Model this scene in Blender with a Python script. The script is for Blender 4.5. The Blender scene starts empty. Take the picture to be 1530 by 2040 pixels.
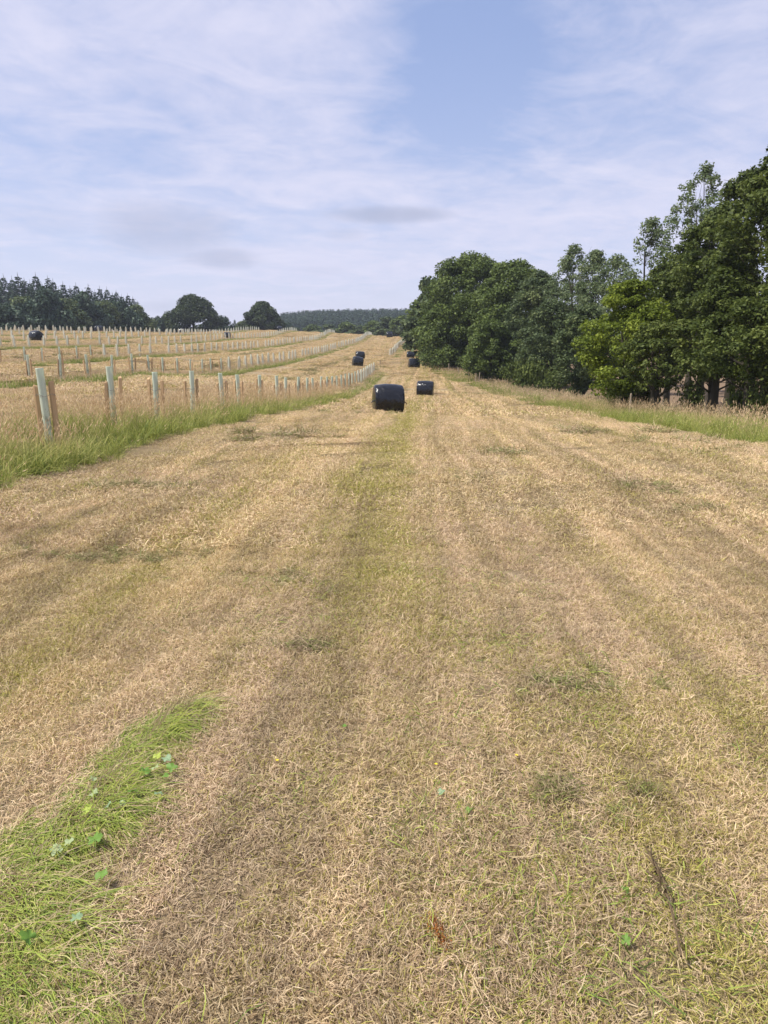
import bpy, math, random
import numpy as np
from mathutils import Vector, noise as mnoise
rng = np.random.default_rng(7); random.seed(7)
C = bpy.context.scene
R = math.radians

# ------------------------------------------------------------------ camera
CAMH = 1.55; FPX = 1480.0; PITCH = math.atan(320/FPX)
cam_d = bpy.data.cameras.new('camera'); cam = bpy.data.objects.new('camera', cam_d); C.collection.objects.link(cam)
cam_d.sensor_fit = 'VERTICAL'; cam_d.sensor_height = 24; cam_d.lens = 24*FPX/2040
cam_d.clip_start = 0.05; cam_d.clip_end = 5000
cam.location = (0, 0, CAMH); cam.rotation_euler = (math.pi/2-PITCH, 0, 0)
C.camera = cam
# ------------------------------------------------------------------ light
SUN_EL = R(56); SUN_AZ = R(-100)          # azimuth clockwise from +Y; sun stands high on the left, a little behind
sd = Vector((math.sin(SUN_AZ)*math.cos(SUN_EL), math.cos(SUN_AZ)*math.cos(SUN_EL), math.sin(SUN_EL)))
sl = bpy.data.lights.new('sun', 'SUN'); sl.energy = 4.3; sl.angle = R(0.6); sl.color = (1, .955, .87)
so = bpy.data.objects.new('sun', sl); C.collection.objects.link(so)
so.rotation_euler = sd.to_track_quat('Z', 'Y').to_euler(); so.location = (-30, -10, 60)
C.view_settings.view_transform = 'Standard'; C.view_settings.look = 'None'
C.view_settings.exposure = 0.42; C.view_settings.gamma = 1; C.view_settings.use_curve_mapping = False
C.cycles.max_bounces = 5; C.cycles.diffuse_bounces = 2; C.cycles.transparent_max_bounces = 8
C.cycles.volume_bounces = 0

class NT:
    """small helper to write node trees"""
    def __init__(s, nt): s.nt = nt
    def n(s, typ, **kw):
        x = s.nt.nodes.new(typ)
        for k, v in kw.items(): setattr(x, k, v)
        return x
    def l(s, a, b): s.nt.links.new(a, b)
    def put(s, sock, v):
        if isinstance(v, bpy.types.NodeSocket): s.l(v, sock)
        elif v is not None: sock.default_value = v
    def math(s, op, a, b=None, c=None, clamp=False):
        x = s.n('ShaderNodeMath', operation=op, use_clamp=clamp)
        s.put(x.inputs[0], a); s.put(x.inputs[1], b)
        if c is not None: s.put(x.inputs[2], c)
        return x.outputs[0]
    def mix(s, f, a, b, blend='MIX'):
        x = s.n('ShaderNodeMix', data_type='RGBA', blend_type=blend)
        s.put(x.inputs[0], f); s.put(x.inputs[6], a); s.put(x.inputs[7], b)
        return x.outputs[2]
    def ss(s, v, a, b):      # smoothstep a..b -> 0..1
        x = s.n('ShaderNodeMapRange', interpolation_type='SMOOTHSTEP')
        s.put(x.inputs[0], v); x.inputs[1].default_value = a; x.inputs[2].default_value = b
        return x.outputs[0]
    def comb(s, x_, y_, z_):
        x = s.n('ShaderNodeCombineXYZ')
        for i, v in enumerate((x_, y_, z_)): s.put(x.inputs[i], v)
        return x.outputs[0]
    def noise(s, vec, scale, detail=3, rough=.55, dist=0):
        x = s.n('ShaderNodeTexNoise'); s.put(x.inputs['Vector'], vec)
        x.inputs['Scale'].default_value = scale; x.inputs['Detail'].default_value = detail
        x.inputs['Roughness'].default_value = rough; x.inputs['Distortion'].default_value = dist
        return x.outputs['Fac']
    def ramp(s, f, stops):
        x = s.n('ShaderNodeValToRGB'); s.put(x.inputs[0], f); e = x.color_ramp.elements
        while len(e) < len(stops): e.new(0.5)
        for el, (p, c) in zip(e, stops): el.position = p; el.color = (*c, 1)
        return x.outputs[0]

# ------------------------------------------------------------------ sky with thin high cloud
def px_dir(px, py):
    u = px-765; up = 1020-py
    v = Vector((u, FPX*math.cos(PITCH)+up*math.sin(PITCH), -FPX*math.sin(PITCH)+up*math.cos(PITCH)))
    return v.normalized()
w = bpy.data.worlds.new('World'); C.world = w; w.use_nodes = True
w.node_tree.nodes.clear(); N = NT(w.node_tree)
sky = N.n('ShaderNodeTexSky', sky_type='NISHITA'); sky.sun_disc = False
sky.sun_elevation = SUN_EL; sky.sun_rotation = SUN_AZ; sky.air_density = 1.0; sky.dust_density = 0.6; sky.ozone_density = 1.5
tc = N.n('ShaderNodeTexCoord').outputs['Generated']
sx = N.n('ShaderNodeSeparateXYZ'); N.l(tc, sx.inputs[0])
zc = N.math('MAXIMUM', sx.outputs[2], 0.0)
den = N.math('ADD', zc, 0.10)
px_ = N.math('DIVIDE', sx.outputs[0], den); py_ = N.math('DIVIDE', sx.outputs[1], den)
# rotate / stretch the cloud sheet so the streaks run diagonally
a = R(32)
ca = N.math('ADD', N.math('MULTIPLY', px_, math.cos(a)), N.math('MULTIPLY', py_, math.sin(a)))
cb = N.math('SUBTRACT', N.math('MULTIPLY', py_, math.cos(a)), N.math('MULTIPLY', px_, math.sin(a)))
cv = N.comb(N.math('MULTIPLY', ca, .8), N.math('MULTIPLY', cb, 1.0), 0.0)
n1 = N.noise(cv, 0.75, 5, .52, .5); n2 = N.noise(cv, 2.6, 6, .62, .9); n3 = N.noise(N.comb(cb, ca, 4.0), 0.45, 3, .5, .3)
def gauss(px, py, r):
    d = px_dir(px, py)
    x = N.n('ShaderNodeVectorMath', operation='DOT_PRODUCT'); N.l(tc, x.inputs[0]); x.inputs[1].default_value = d
    t = N.math('DIVIDE', N.math('SUBTRACT', 1.0, x.outputs['Value']), (1-math.cos(r)))
    return N.math('POWER', 2.718, N.math('MULTIPLY', t, -1.0))
cov = N.math('ADD', N.math('MULTIPLY', n1, .72), N.math('MULTIPLY', n2, .62))
cov = N.math('ADD', cov, N.math('MULTIPLY', n3, .22))
cov = N.math('ADD', cov, N.math('MULTIPLY', N.math('SUBTRACT', N.noise(N.comb(cb, ca, 9.0), 7.0, 5, .65, .4), .5), .34))
cov = N.math('SUBTRACT', cov, N.math('MULTIPLY', gauss(930, 120, R(5.2)), .46))
cov = N.math('SUBTRACT', cov, N.math('MULTIPLY', gauss(1230, 190, R(6)), .08))
cov = N.math('SUBTRACT', cov, N.math('MULTIPLY', gauss(60, 340, R(8)), .10))
cov = N.math('ADD', cov, N.math('MULTIPLY', gauss(300, 60, R(14)), .12))
cov = N.math('ADD', cov, N.math('MULTIPLY', gauss(1200, 330, R(12)), .06))
cfac = N.ss(cov, .42, 1.0)
hz = N.math('POWER', N.math('SUBTRACT', 1.0, zc), 7.0)      # haze thickens the veil towards the horizon
cfac = N.math('MAXIMUM', cfac, N.math('MULTIPLY', hz, .92))
skyc = N.mix(1.0, sky.outputs[0], (1.22, 1.02, 1.0, 1), 'MULTIPLY')
base = N.mix(.42, skyc, (3.0, 4.2, 7.6, 1))
cloudc = N.mix(n2, (4.8, 4.97, 6.55, 1), (6.15, 6.12, 7.4, 1))
col = N.mix(N.math('MULTIPLY', cfac, .93), base, cloudc)
# soft grey cloud scraps low in the sky
def scrap(px, py, wx, wy, amt):
    d = px_dir(px, py); az0 = math.atan2(d.x, d.y); el0 = math.asin(d.z)
    az = N.math('ARCTAN2', sx.outputs[0], sx.outputs[1]); el = N.math('ARCSINE', sx.outputs[2])
    wob = N.math('MULTIPLY', N.math('SUBTRACT', N.noise(tc, 9, 4, .6, .6), .5), 1.6)
    dx = N.math('DIVIDE', N.math('SUBTRACT', az, az0), wx/FPX); dy = N.math('DIVIDE', N.math('SUBTRACT', el, el0), wy/FPX)
    r2 = N.math('ADD', N.math('MULTIPLY', dx, dx), N.math('MULTIPLY', dy, dy))
    return N.math('MULTIPLY', N.ss(N.math('SUBTRACT', r2, wob), 1.5, -.3), amt)
g = scrap(770, 428, 110, 16, .78)
for q in ((330, 455, 120, 50, .55), (440, 515, 80, 20, .55), (690, 468, 40, 12, .22), (640, 540, 55, 10, .15), (90, 440, 90, 26, .12), (330, 612, 60, 14, .3), (760, 585, 40, 12, .12)):
    g = N.math('MAXIMUM', g, scrap(*q))
col = N.mix(N.math('MULTIPLY', hz, .25), col, (7.2, 7.2, 8.3, 1))
col = N.mix(g, col, (3.4, 3.7, 5.0, 1))
bg = N.n('ShaderNodeBackground'); N.l(col, bg.inputs[0]); bg.inputs[1].default_value = 0.10
wo = N.n('ShaderNodeOutputWorld'); N.l(bg.outputs[0], wo.inputs[0])

# ------------------------------------------------------------------ terrain
def gp(px, py, Y, dz=0.0):
    """ground point that is seen at (px,py) of the photograph at distance Y"""
    u = px-765; up = 1020-py
    dY = FPX*math.cos(PITCH)+up*math.sin(PITCH); dZ = -FPX*math.sin(PITCH)+up*math.cos(PITCH)
    return (u/dY*Y, Y, CAMH+dZ/dY*Y-dz)
ctrl = [(0, 0, 0), (0, -8, 0.05), (-6, -8, .3), (7, -8, -.3), (0, 4, 0), (-4, 4, .05), (4, 4, -.03), (-12, 3, .5), (9, 4, -.2), (3, 9, -.12), (-2, 9, -.02),
        (7.1, 13.5, -.28), (7.8, 26, -.85), (13, 26, -.95), (8.7, 54, -1.75), (14, 60, -1.9), (5.8, 96, -.8), (12, 96, -.9),
        (30, 20, -.9), (30, 60, -1.2), (60, 30, -.8), (60, 100, -.5), (120, 60, -.5), (140, 150, -.3), (45, 140, .6), (14, 140, 1.2), (18, 190, 4.2)]
for (px, py, Y) in ((88, 735, 11.6), (222, 733, 14.1), (309, 735, 16.3), (381, 741, 18.8), (442, 744, 21.6), (516, 746, 26.4), (568, 750, 31.3), (611, 752, 36.8),
                    (648, 751, 43.5), (693, 744, 56), (718, 737, 66), (746, 721, 84)):
    ctrl.append(gp(px, py, Y, 1.2))
ctrl += [gp(773, 826, 30), gp(848, 791, 56), gp(824, 735, 98), gp(817, 715, 116), gp(711, 730, 90), gp(717, 715, 108), gp(790, 695, 145),
         gp(5, 770, 29), gp(187, 757, 37), gp(303, 751, 43), gp(430, 748, 58), gp(478, 738, 66), gp(518, 731, 74), gp(587, 718, 93), gp(640, 706, 116), gp(700, 687, 163), gp(730, 670, 203),
         gp(34, 729, 50), gp(282, 712, 71), gp(374, 707, 85), gp(480, 699, 109), gp(560, 689, 139), gp(640, 676, 190), gp(665, 665, 217),
         gp(14, 697, 66), gp(107, 694, 76), gp(251, 690, 94), gp(321, 688, 106), gp(453, 678, 141), gp(600, 665, 222),
         gp(27, 681, 88), gp(100, 668, 118), gp(300, 664, 160), gp(450, 661, 195), gp(560, 660, 220), gp(745, 672, 203), gp(810, 675, 203),
         gp(40, 661, 138), gp(-300, 664, 120), gp(-500, 700, 60), gp(-300, 740, 30)]
cz = lambda p, d: (p[0], p[1], p[2]-d)
for px, py, Y in ((40, 661, 138), (300, 663, 160), (450, 661, 195), (560, 660, 220), (745, 672, 203), (665, 665, 217), (810, 675, 203)):
    p = gp(px, py, Y); ctrl.append((p[0]*1.3, Y*1.3, p[2]-1.2)); ctrl.append((p[0]*1.75, Y*1.75, p[2]-4))
ctrl = np.array(ctrl)
def tps_fit(P, lam=3.0):
    n = len(P); X = P[:, :2]/50.0
    d = np.linalg.norm(X[:, None]-X[None], axis=2); K = np.where(d > 0, d*d*np.log(d+1e-12), 0)+np.eye(n)*lam*1e-3
    A = np.zeros((n+3, n+3)); A[:n, :n] = K; A[:n, n] = 1; A[:n, n+1:] = X; A[n, :n] = 1; A[n+1:, :n] = X.T
    return np.linalg.solve(A, np.concatenate([P[:, 2], [0, 0, 0]]))
TW = tps_fit(ctrl); CX = ctrl[:, :2]/50.0
def sstep(x, a, b):
    t = np.clip((x-a)/(b-a), 0, 1); return t*t*(3-2*t)
def H(x, y):
    x = np.asarray(x, float); y = np.asarray(y, float); sh = np.broadcast(x, y).shape
    xx = np.broadcast_to(x, sh).ravel(); yy = np.broadcast_to(y, sh).ravel(); out = np.empty(xx.size)
    for i in range(0, xx.size, 40000):
        q = np.stack([xx[i:i+40000], yy[i:i+40000]], 1)/50.0
        d = np.linalg.norm(q[:, None]-CX[None], axis=2)
        out[i:i+40000] = (np.where(d > 0, d*d*np.log(d+1e-12), 0)@TW[:-3]+TW[-3]+q@TW[-2:])
    r = np.hypot(xx, yy)
    # keep the fitted surface near by, let it run into a gentle plain and far hill
    far = 1.0+18*np.exp(-((xx-10)/240)**2)*sstep(yy, 330, 620)*sstep(xx, -140, -60)+3*sstep(yy, 300, 700)*sstep(xx, -140, -60)
    k = sstep(r, 230, 330)*(1-0) ; k = np.maximum(k, sstep(-yy, 8, 40)); k = np.maximum(k, sstep(xx, 110, 190)); k = np.maximum(k, sstep(-xx, 150, 220))
    out = np.clip(out, -6, 9)
    out = out*(1-k)+np.where(yy < 0, 0.0, far)*k
    out = out+0.018*np.sin(xx*1.3+yy*.31)+0.02*np.sin(yy*.9-xx*.5)+.012*np.sin(xx*3.1+1)*np.sin(yy*1.7)
    return out.reshape(sh)
def h1(x, y): return float(H(x, y))

ROWK = 0.059; ROW0 = -6.0; ROWS = 10.7          # tree rows: x = ROW0 - ROWS*k + ROWK*y
def row_x(k, y): return ROW0-ROWS*k+ROWK*y
EDGE = np.array([(-10, 6.6), (5, 6.8), (13.5, 7.05), (26, 7.8), (40, 8.5), (56, 8.8), (70, 8.2), (78, 6.7), (88, 5.7), (98, 5.2), (112, 6.4), (130, 8.5), (160, 8.5), (205, 10), (260, 12)])
def edge_x(y): return np.interp(y, EDGE[:, 0], EDGE[:, 1])

# ------------------------------------------------------------------ object helpers
def link(o, parent=None):
    C.collection.objects.link(o)
    if parent: o.parent = parent
    return o
def mk(name, me, mat=None, parent=None):
    o = bpy.data.objects.new(name, me)
    if mat is not None and not me.materials: me.materials.append(mat)
    return link(o, parent)
def tag(o, label=None, cat=None, group=None, kind=None):
    if label: o['label'] = label
    if cat: o['category'] = cat
    if group: o['group'] = group
    if kind: o['kind'] = kind
    return o
def empty(name, loc, rz=0, **kw):
    o = bpy.data.objects.new(name, None); o.empty_display_size = .2; link(o); o.location = loc; o.rotation_euler = (0, 0, rz)
    return tag(o, **kw)
def npmesh(name, V, F, mat=None, attrs=None, smooth=False):
    """V (n,3), F (m,k) int with constant k"""
    me = bpy.data.meshes.new(name); V = np.ascontiguousarray(V, np.float32); F = np.ascontiguousarray(F, np.int32)
    k = F.shape[1]; me.vertices.add(len(V)); me.vertices.foreach_set('co', V.ravel())
    me.loops.add(F.size); me.loops.foreach_set('vertex_index', F.ravel())
    me.polygons.add(len(F)); me.polygons.foreach_set('loop_start', np.arange(len(F), dtype=np.int32)*k)
    try: me.polygons.foreach_set('loop_total', np.full(len(F), k, np.int32))
    except Exception: pass
    if attrs:
        for an, av in attrs.items():
            at = me.attributes.new(an, 'FLOAT', 'POINT'); at.data.foreach_set('value', np.ascontiguousarray(av, np.float32))
    me.update(calc_edges=True); me.validate()
    me.shade_smooth() if smooth else me.shade_flat()
    if mat: me.materials.append(mat)
    return me
def quads(name, Q, mat, attrs=None):
    """Q (n,4,3); attrs per quad -> per vertex"""
    n = len(Q); A = {k: (np.repeat(v, 4) if v.ndim == 1 else v.ravel()) for k, v in (attrs or {}).items()}
    return npmesh(name, Q.reshape(-1, 3), np.arange(n*4).reshape(n, 4), mat, A)
def tube(pts, rad, sides=6, cap=True):
    pts = np.array(pts, float); n = len(pts); rad = np.broadcast_to(rad, (n,))
    t = np.gradient(pts, axis=0); t /= np.linalg.norm(t, axis=1)[:, None]+1e-9
    ref = np.array([1., 0, 0]) if abs(t[0][0]) < .8 else np.array([0, 1., 0])
    a = np.cross(t, ref); a /= np.linalg.norm(a, axis=1)[:, None]; b = np.cross(t, a)
    an = np.arange(sides)/sides*2*np.pi
    V = pts[:, None]+rad[:, None, None]*(a[:, None]*np.cos(an)[None, :, None]+b[:, None]*np.sin(an)[None, :, None])
    F = []
    for i in range(n-1):
        for j in range(sides):
            F.append((i*sides+j, i*sides+(j+1) % sides, (i+1)*sides+(j+1) % sides, (i+1)*sides+j))
    return V.reshape(-1, 3), F
class MB:
    def __init__(s): s.V = []; s.F = []; s.n = 0
    def add(s, V, F):
        s.V += [tuple(v) for v in V]; s.F += [tuple(i+s.n for i in f) for f in F]; s.n += len(V); return s
    def box(s, x0, x1, y0, y1, z0, z1):
        return s.add([(x0, y0, z0), (x1, y0, z0), (x1, y1, z0), (x0, y1, z0), (x0, y0, z1), (x1, y0, z1), (x1, y1, z1), (x0, y1, z1)],
                     [(3, 2, 1, 0), (4, 5, 6, 7), (0, 1, 5, 4), (1, 2, 6, 5), (2, 3, 7, 6), (3, 0, 4, 7)])
    def mesh(s, name, mat=None, smooth=False):
        me = bpy.data.meshes.new(name); me.from_pydata(s.V, [], s.F); me.update()
        me.shade_smooth() if smooth else me.shade_flat()
        if mat: me.materials.append(mat)
        return me

# ------------------------------------------------------------------ materials
def new_mat(name):
    m = bpy.data.materials.new(name); m.use_nodes = True; m.node_tree.nodes.clear(); return m, NT(m.node_tree)
def finish(N, col, rough=.8, normal=None, spec=.3, transl=0, metallic=0, coat=0):
    p = N.n('ShaderNodeBsdfPrincipled'); N.put(p.inputs['Base Color'], col); N.put(p.inputs['Roughness'], rough)
    p.inputs['Specular IOR Level'].default_value = spec; p.inputs['Metallic'].default_value = metallic
    p.inputs['Coat Weight'].default_value = coat
    if normal: N.l(normal, p.inputs['Normal'])
    o = N.n('ShaderNodeOutputMaterial'); sh = p.outputs[0]
    if transl:
        t = N.n('ShaderNodeBsdfTranslucent'); N.put(t.inputs[0], col); mx = N.n('ShaderNodeMixShader'); mx.inputs[0].default_value = transl
        N.l(sh, mx.inputs[1]); N.l(t.outputs[0], mx.inputs[2]); sh = mx.outputs[0]
    N.l(sh, o.inputs[0]); return p
def attr(N, name):
    x = N.n('ShaderNodeAttribute'); x.attribute_name = name; return x.outputs['Fac']
def bump(N, h, st, dist=.02):
    b = N.n('ShaderNodeBump'); b.inputs['Strength'].default_value = st; b.inputs['Distance'].default_value = dist; N.l(h, b.inputs['Height']); return b.outputs[0]

# shared map of the mown field: how green, how pink, how bright at a world position
fg = bpy.data.node_groups.new('field_map', 'ShaderNodeTree')
for nm in ('Green', 'Pink', 'Light', 'S', 'Y', 'X'): fg.interface.new_socket(nm, in_out='OUTPUT', socket_type='NodeSocketFloat')
N = NT(fg); ge = N.n('ShaderNodeNewGeometry').outputs['Position']; sp = N.n('ShaderNodeSeparateXYZ'); N.l(ge, sp.inputs[0])
X_, Y_ = sp.outputs[0], sp.outputs[1]
wobx = N.math('MULTIPLY', N.math('SUBTRACT', N.noise(N.comb(X_, Y_, 0.0), .10, 2, .5), .5), .7)
S_ = N.math('ADD', N.math('SUBTRACT', X_, N.math('MULTIPLY', Y_, ROWK)), wobx)
flat = N.comb(X_, Y_, 0.0)
st1 = N.noise(N.comb(N.math('MULTIPLY', S_, 1.15), N.math('MULTIPLY', Y_, .022), 0.0), 1.0, 3, .5)
st2 = N.noise(N.comb(N.math('MULTIPLY', S_, 4.2), N.math('MULTIPLY', Y_, .12), 3.0), 1.0, 3, .6)
iso = N.noise(flat, .75, 4, .6); iso2 = N.noise(N.comb(X_, Y_, 7.0), 3.2, 3, .6)
near = N.ss(Y_, 5.5, 2.2)
sc = N.math('ADD', -0.45, N.math('MULTIPLY', near, 1.0))
dd = N.math('DIVIDE', N.math('SUBTRACT', S_, N.math('ADD', sc, N.math('MULTIPLY', N.math('SUBTRACT', N.noise(N.comb(0.0, Y_, 2.0), .25, 3, .6), .5), 1.3))), .60); strip = N.math('POWER', 2.718, N.math('MULTIPLY', N.math('MULTIPLY', dd, dd), -1.0))
gr = N.math('ADD', N.math('MULTIPLY', strip, .17), N.math('MULTIPLY', st1, .75))
gr = N.math('ADD', gr, N.math('MULTIPLY', iso, .42)); gr = N.math('ADD', gr, N.math('MULTIPLY', iso2, .22))
green = N.math('MULTIPLY', N.ss(gr, .66, 1.04), .80)
pink = N.ss(N.math('ADD', N.math('MULTIPLY', st2, .5), N.math('MULTIPLY', N.noise(N.comb(X_, Y_, 19.0), .5, 4, .6), .6)), .42, .70)
light = N.math('ADD', N.math('MULTIPLY', st2, .55), N.math('MULTIPLY', iso2, .45))
light = N.math('ADD', light, N.math('MULTIPLY', N.math('SUBTRACT', N.noise(N.comb(N.math('MULTIPLY', S_, 2.2), N.math('MULTIPLY', Y_, .035), 23.0), 1.0, 2, .5), .5), .55))
light = N.math('ADD', light, N.math('MULTIPLY', N.math('SUBTRACT', N.noise(N.comb(N.math('MULTIPLY', S_, 9.0), N.math('MULTIPLY', Y_, .22), 11.0), 1.0, 2, .5), .5), .35))
def mline(x0, k, wd, amt, seed):
    q = N.math('DIVIDE', N.math('SUBTRACT', N.math('SUBTRACT', X_, x0), N.math('MULTIPLY', Y_, k)), wd)
    q = N.math('POWER', 2.718, N.math('MULTIPLY', N.math('MULTIPLY', q, q), -1.0))
    return N.math('MULTIPLY', N.math('MULTIPLY', q, amt), N.ss(N.noise(N.comb(X_, N.math('MULTIPLY', Y_, .35), seed), 1.2, 3, .6), .35, .62))
dl = N.math('ADD', mline(5.30, .008, .16, .42, 5.0), mline(-3.45, .080, .13, .28, 9.0))
dl = N.math('ADD', dl, N.math('ADD', mline(4.2, .03, .10, .30, 14.0), mline(2.4, .055, .12, .25, 31.0)))
pl = N.math('ADD', mline(3.5, .035, .14, .35, 41.0), N.math('ADD', mline(1.6, .058, .12, .35, 47.0), mline(-1.7, .062, .16, .30, 51.0)))
light = N.math('ADD', N.math('SUBTRACT', light, dl), pl); green = N.math('MULTIPLY_ADD', dl, .9, green)
go = N.n('NodeGroupOutput')
for i, v in enumerate((green, pink, light, S_, Y_, X_)): N.l(v, go.inputs[i])
def field(N):
    g = N.n('ShaderNodeGroup'); g.node_tree = fg; return g.outputs

# ground sheet
m_ground, N = new_mat('field_ground'); f = field(N)
pos = N.n('ShaderNodeNewGeometry').outputs['Position']
fine = N.noise(pos, 9, 6, .75); fine2 = N.noise(pos, 55, 3, .7); mid = N.noise(pos, 1.6, 4, .65)
straw = N.mix(f['Pink'], (.44, .335, .175, 1), (.475, .345, .225, 1))
straw = N.mix(N.ss(f['Light'], .35, .68), N.mix(.5, straw, (.27, .20, .11, 1)), N.mix(.35, straw, (.54, .44, .25, 1)))
grn = N.mix(mid, (.24, .235, .055, 1), (.34, .31, .085, 1))
c = N.mix(N.math('MULTIPLY', f['Green'], .8), straw, grn)
k = N.math('ADD', N.math('MULTIPLY', fine, .9), N.math('MULTIPLY', fine2, .5)); k = N.math('ADD', .12, k)
c = N.mix(1.0, c, N.comb(k, k, k), 'MULTIPLY')
# matted earth below the blades close by
nearf = N.ss(f['Y'], 34.0, 7.0)
c = N.mix(N.math('MULTIPLY', nearf, .45), c, N.mix(fine, (.18, .13, .07, 1), (.32, .24, .14, 1)))
# uncut strips below the rows of young trees
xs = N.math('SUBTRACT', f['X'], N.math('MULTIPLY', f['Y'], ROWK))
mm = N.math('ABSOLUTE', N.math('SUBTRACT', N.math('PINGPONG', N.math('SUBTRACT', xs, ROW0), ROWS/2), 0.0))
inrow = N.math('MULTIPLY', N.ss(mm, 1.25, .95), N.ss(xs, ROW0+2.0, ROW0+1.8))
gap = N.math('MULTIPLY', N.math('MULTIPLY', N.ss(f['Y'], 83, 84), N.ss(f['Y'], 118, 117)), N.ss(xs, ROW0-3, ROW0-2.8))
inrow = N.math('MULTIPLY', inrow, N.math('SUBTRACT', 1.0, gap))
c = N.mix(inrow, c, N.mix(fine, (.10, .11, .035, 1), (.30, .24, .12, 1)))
# ground right of the field edge: dark earth and green herbage, then the brown field beyond the trees
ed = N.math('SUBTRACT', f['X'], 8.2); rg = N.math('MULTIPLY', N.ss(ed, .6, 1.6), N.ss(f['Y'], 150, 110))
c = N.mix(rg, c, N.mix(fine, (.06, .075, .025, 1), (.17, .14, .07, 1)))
bf = N.math('MULTIPLY', N.ss(f['X'], 15.5, 18.0), N.ss(f['Y'], 190, 160)); c = N.mix(bf, c, N.mix(mid, (.19, .13, .085, 1), (.27, .19, .12, 1)))
farf = N.ss(f['Y'], 300, 360); c = N.mix(farf, c, (.06, .085, .035, 1))
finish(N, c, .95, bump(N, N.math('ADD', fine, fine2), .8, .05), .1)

# blades of cut straw: each blade has its own random numbers
def blade_mat(name, ramp, greens, gain, bias=0.0, transl=.2, rough=.6):
    m, N = new_mat(name); f = field(N); t = attr(N, 'tint'); g = attr(N, 'gg')
    dry = N.ramp(t, ramp); dry = N.mix(N.math('MULTIPLY', f['Pink'], .50), dry, N.mix(t, (.35, .235, .165, 1), (.69, .525, .39, 1)))
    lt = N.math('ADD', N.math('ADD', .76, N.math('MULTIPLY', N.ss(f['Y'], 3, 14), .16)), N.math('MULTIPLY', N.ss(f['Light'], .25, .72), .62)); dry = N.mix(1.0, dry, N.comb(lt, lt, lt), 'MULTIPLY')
    gc = N.ramp(t, greens)
    isg = N.ss(N.math('SUBTRACT', N.math('ADD', N.math('MULTIPLY', f['Green'], gain), bias), g), -.03, .03)
    finish(N, N.mix(isg, dry, gc), rough, None, .25, transl); return m
STRAW = [(0, (.225, .145, .070)), (.22, (.375, .265, .135)), (.5, (.52, .395, .215)), (.8, (.625, .49, .28)), (1, (.72, .60, .38))]
GREENS = [(0, (.19, .18, .035)), (.5, (.41, .37, .085)), (1, (.60, .52, .17))]
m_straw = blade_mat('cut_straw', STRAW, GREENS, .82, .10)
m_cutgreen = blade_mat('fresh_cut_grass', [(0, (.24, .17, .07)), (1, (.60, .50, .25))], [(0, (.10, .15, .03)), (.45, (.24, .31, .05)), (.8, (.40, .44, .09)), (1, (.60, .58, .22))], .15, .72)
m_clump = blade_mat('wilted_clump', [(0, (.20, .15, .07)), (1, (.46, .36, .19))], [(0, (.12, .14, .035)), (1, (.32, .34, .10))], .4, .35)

def grass_mat(name, lo, hi, headlo, headhi):
    m, N = new_mat(name); t = attr(N, 'tint'); hd = attr(N, 'head'); hh = attr(N, 'hgt')
    pos = N.n('ShaderNodeNewGeometry').outputs['Position']; oi = N.n('ShaderNodeObjectInfo').outputs['Random']
    pn = N.noise(pos, .35, 3, .6)
    g = N.mix(t, lo, hi); dry = N.mix(t, (.46, .36, .12, 1), (.64, .54, .22, 1))
    k = N.ss(N.math('ADD', N.math('ADD', hh, N.math('MULTIPLY', pn, .9)), N.math('MULTIPLY', t, .25)), .72, 1.35)
    c = N.mix(k, g, dry); c = N.mix(hd, c, N.mix(t, headlo, headhi))
    finish(N, c, .6, None, .25, .3); return m
m_tall = grass_mat('tall_grass', (.11, .16, .025, 1), (.42, .44, .10, 1), (.54, .36, .20, 1), (.84, .64, .40, 1))
m_far = grass_mat('far_grass', (.13, .18, .035, 1), (.34, .37, .09, 1), (.52, .37, .22, 1), (.76, .58, .38, 1))

def leaf_mat(name, dark, mid_, lite, transl=.3):
    m, N = new_mat(name); t = attr(N, 'tint'); oi = N.n('ShaderNodeObjectInfo').outputs['Random']
    pos = N.n('ShaderNodeNewGeometry').outputs['Position']; pn = N.noise(pos, .45, 2, .6)
    c = N.ramp(N.math('ADD', N.math('MULTIPLY', t, .7), N.math('MULTIPLY', N.math('SUBTRACT', pn, .25), .6)), [(0, dark), (.5, mid_), (1, lite)])
    finish(N, c, .55, None, .18, transl); return m
m_syc = leaf_mat('sycamore_leaves', (.042, .066, .016), (.098, .138, .032), (.215, .27, .07))
m_dull = leaf_mat('dull_leaves', (0.047, 0.070, 0.029), (0.095, 0.132, 0.052), (0.211, 0.244, 0.091))
m_lime = leaf_mat('lime_leaves', (.075, .110, .012), (.17, .22, .025), (.36, .42, .06), .4)
m_oak = leaf_mat('oak_leaves', (.020, .036, .014), (.045, .068, .024), (.095, .125, .045))
m_airy = leaf_mat('ash_leaves', (0.066, 0.105, 0.046), (0.143, 0.189, 0.084), (0.284, 0.325, 0.157), .35)
m_dark = leaf_mat('dark_leaves', (.034, .052, .012), (.085, .115, .024), (.215, .25, .062), .35)
m_conif = leaf_mat('spruce_needles', (0.019, 0.039, 0.024), (0.037, 0.067, 0.039), (0.069, 0.105, 0.060), .08)
m_bluewood = leaf_mat('far_wood', (0.027, 0.050, 0.031), (0.047, 0.079, 0.048), (0.082, 0.122, 0.065), .08)
m_brownleaf = leaf_mat('undergrowth_leaves', (0.041, 0.046, 0.016), (0.081, 0.085, 0.029), (0.176, 0.156, 0.052), .3)

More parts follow.
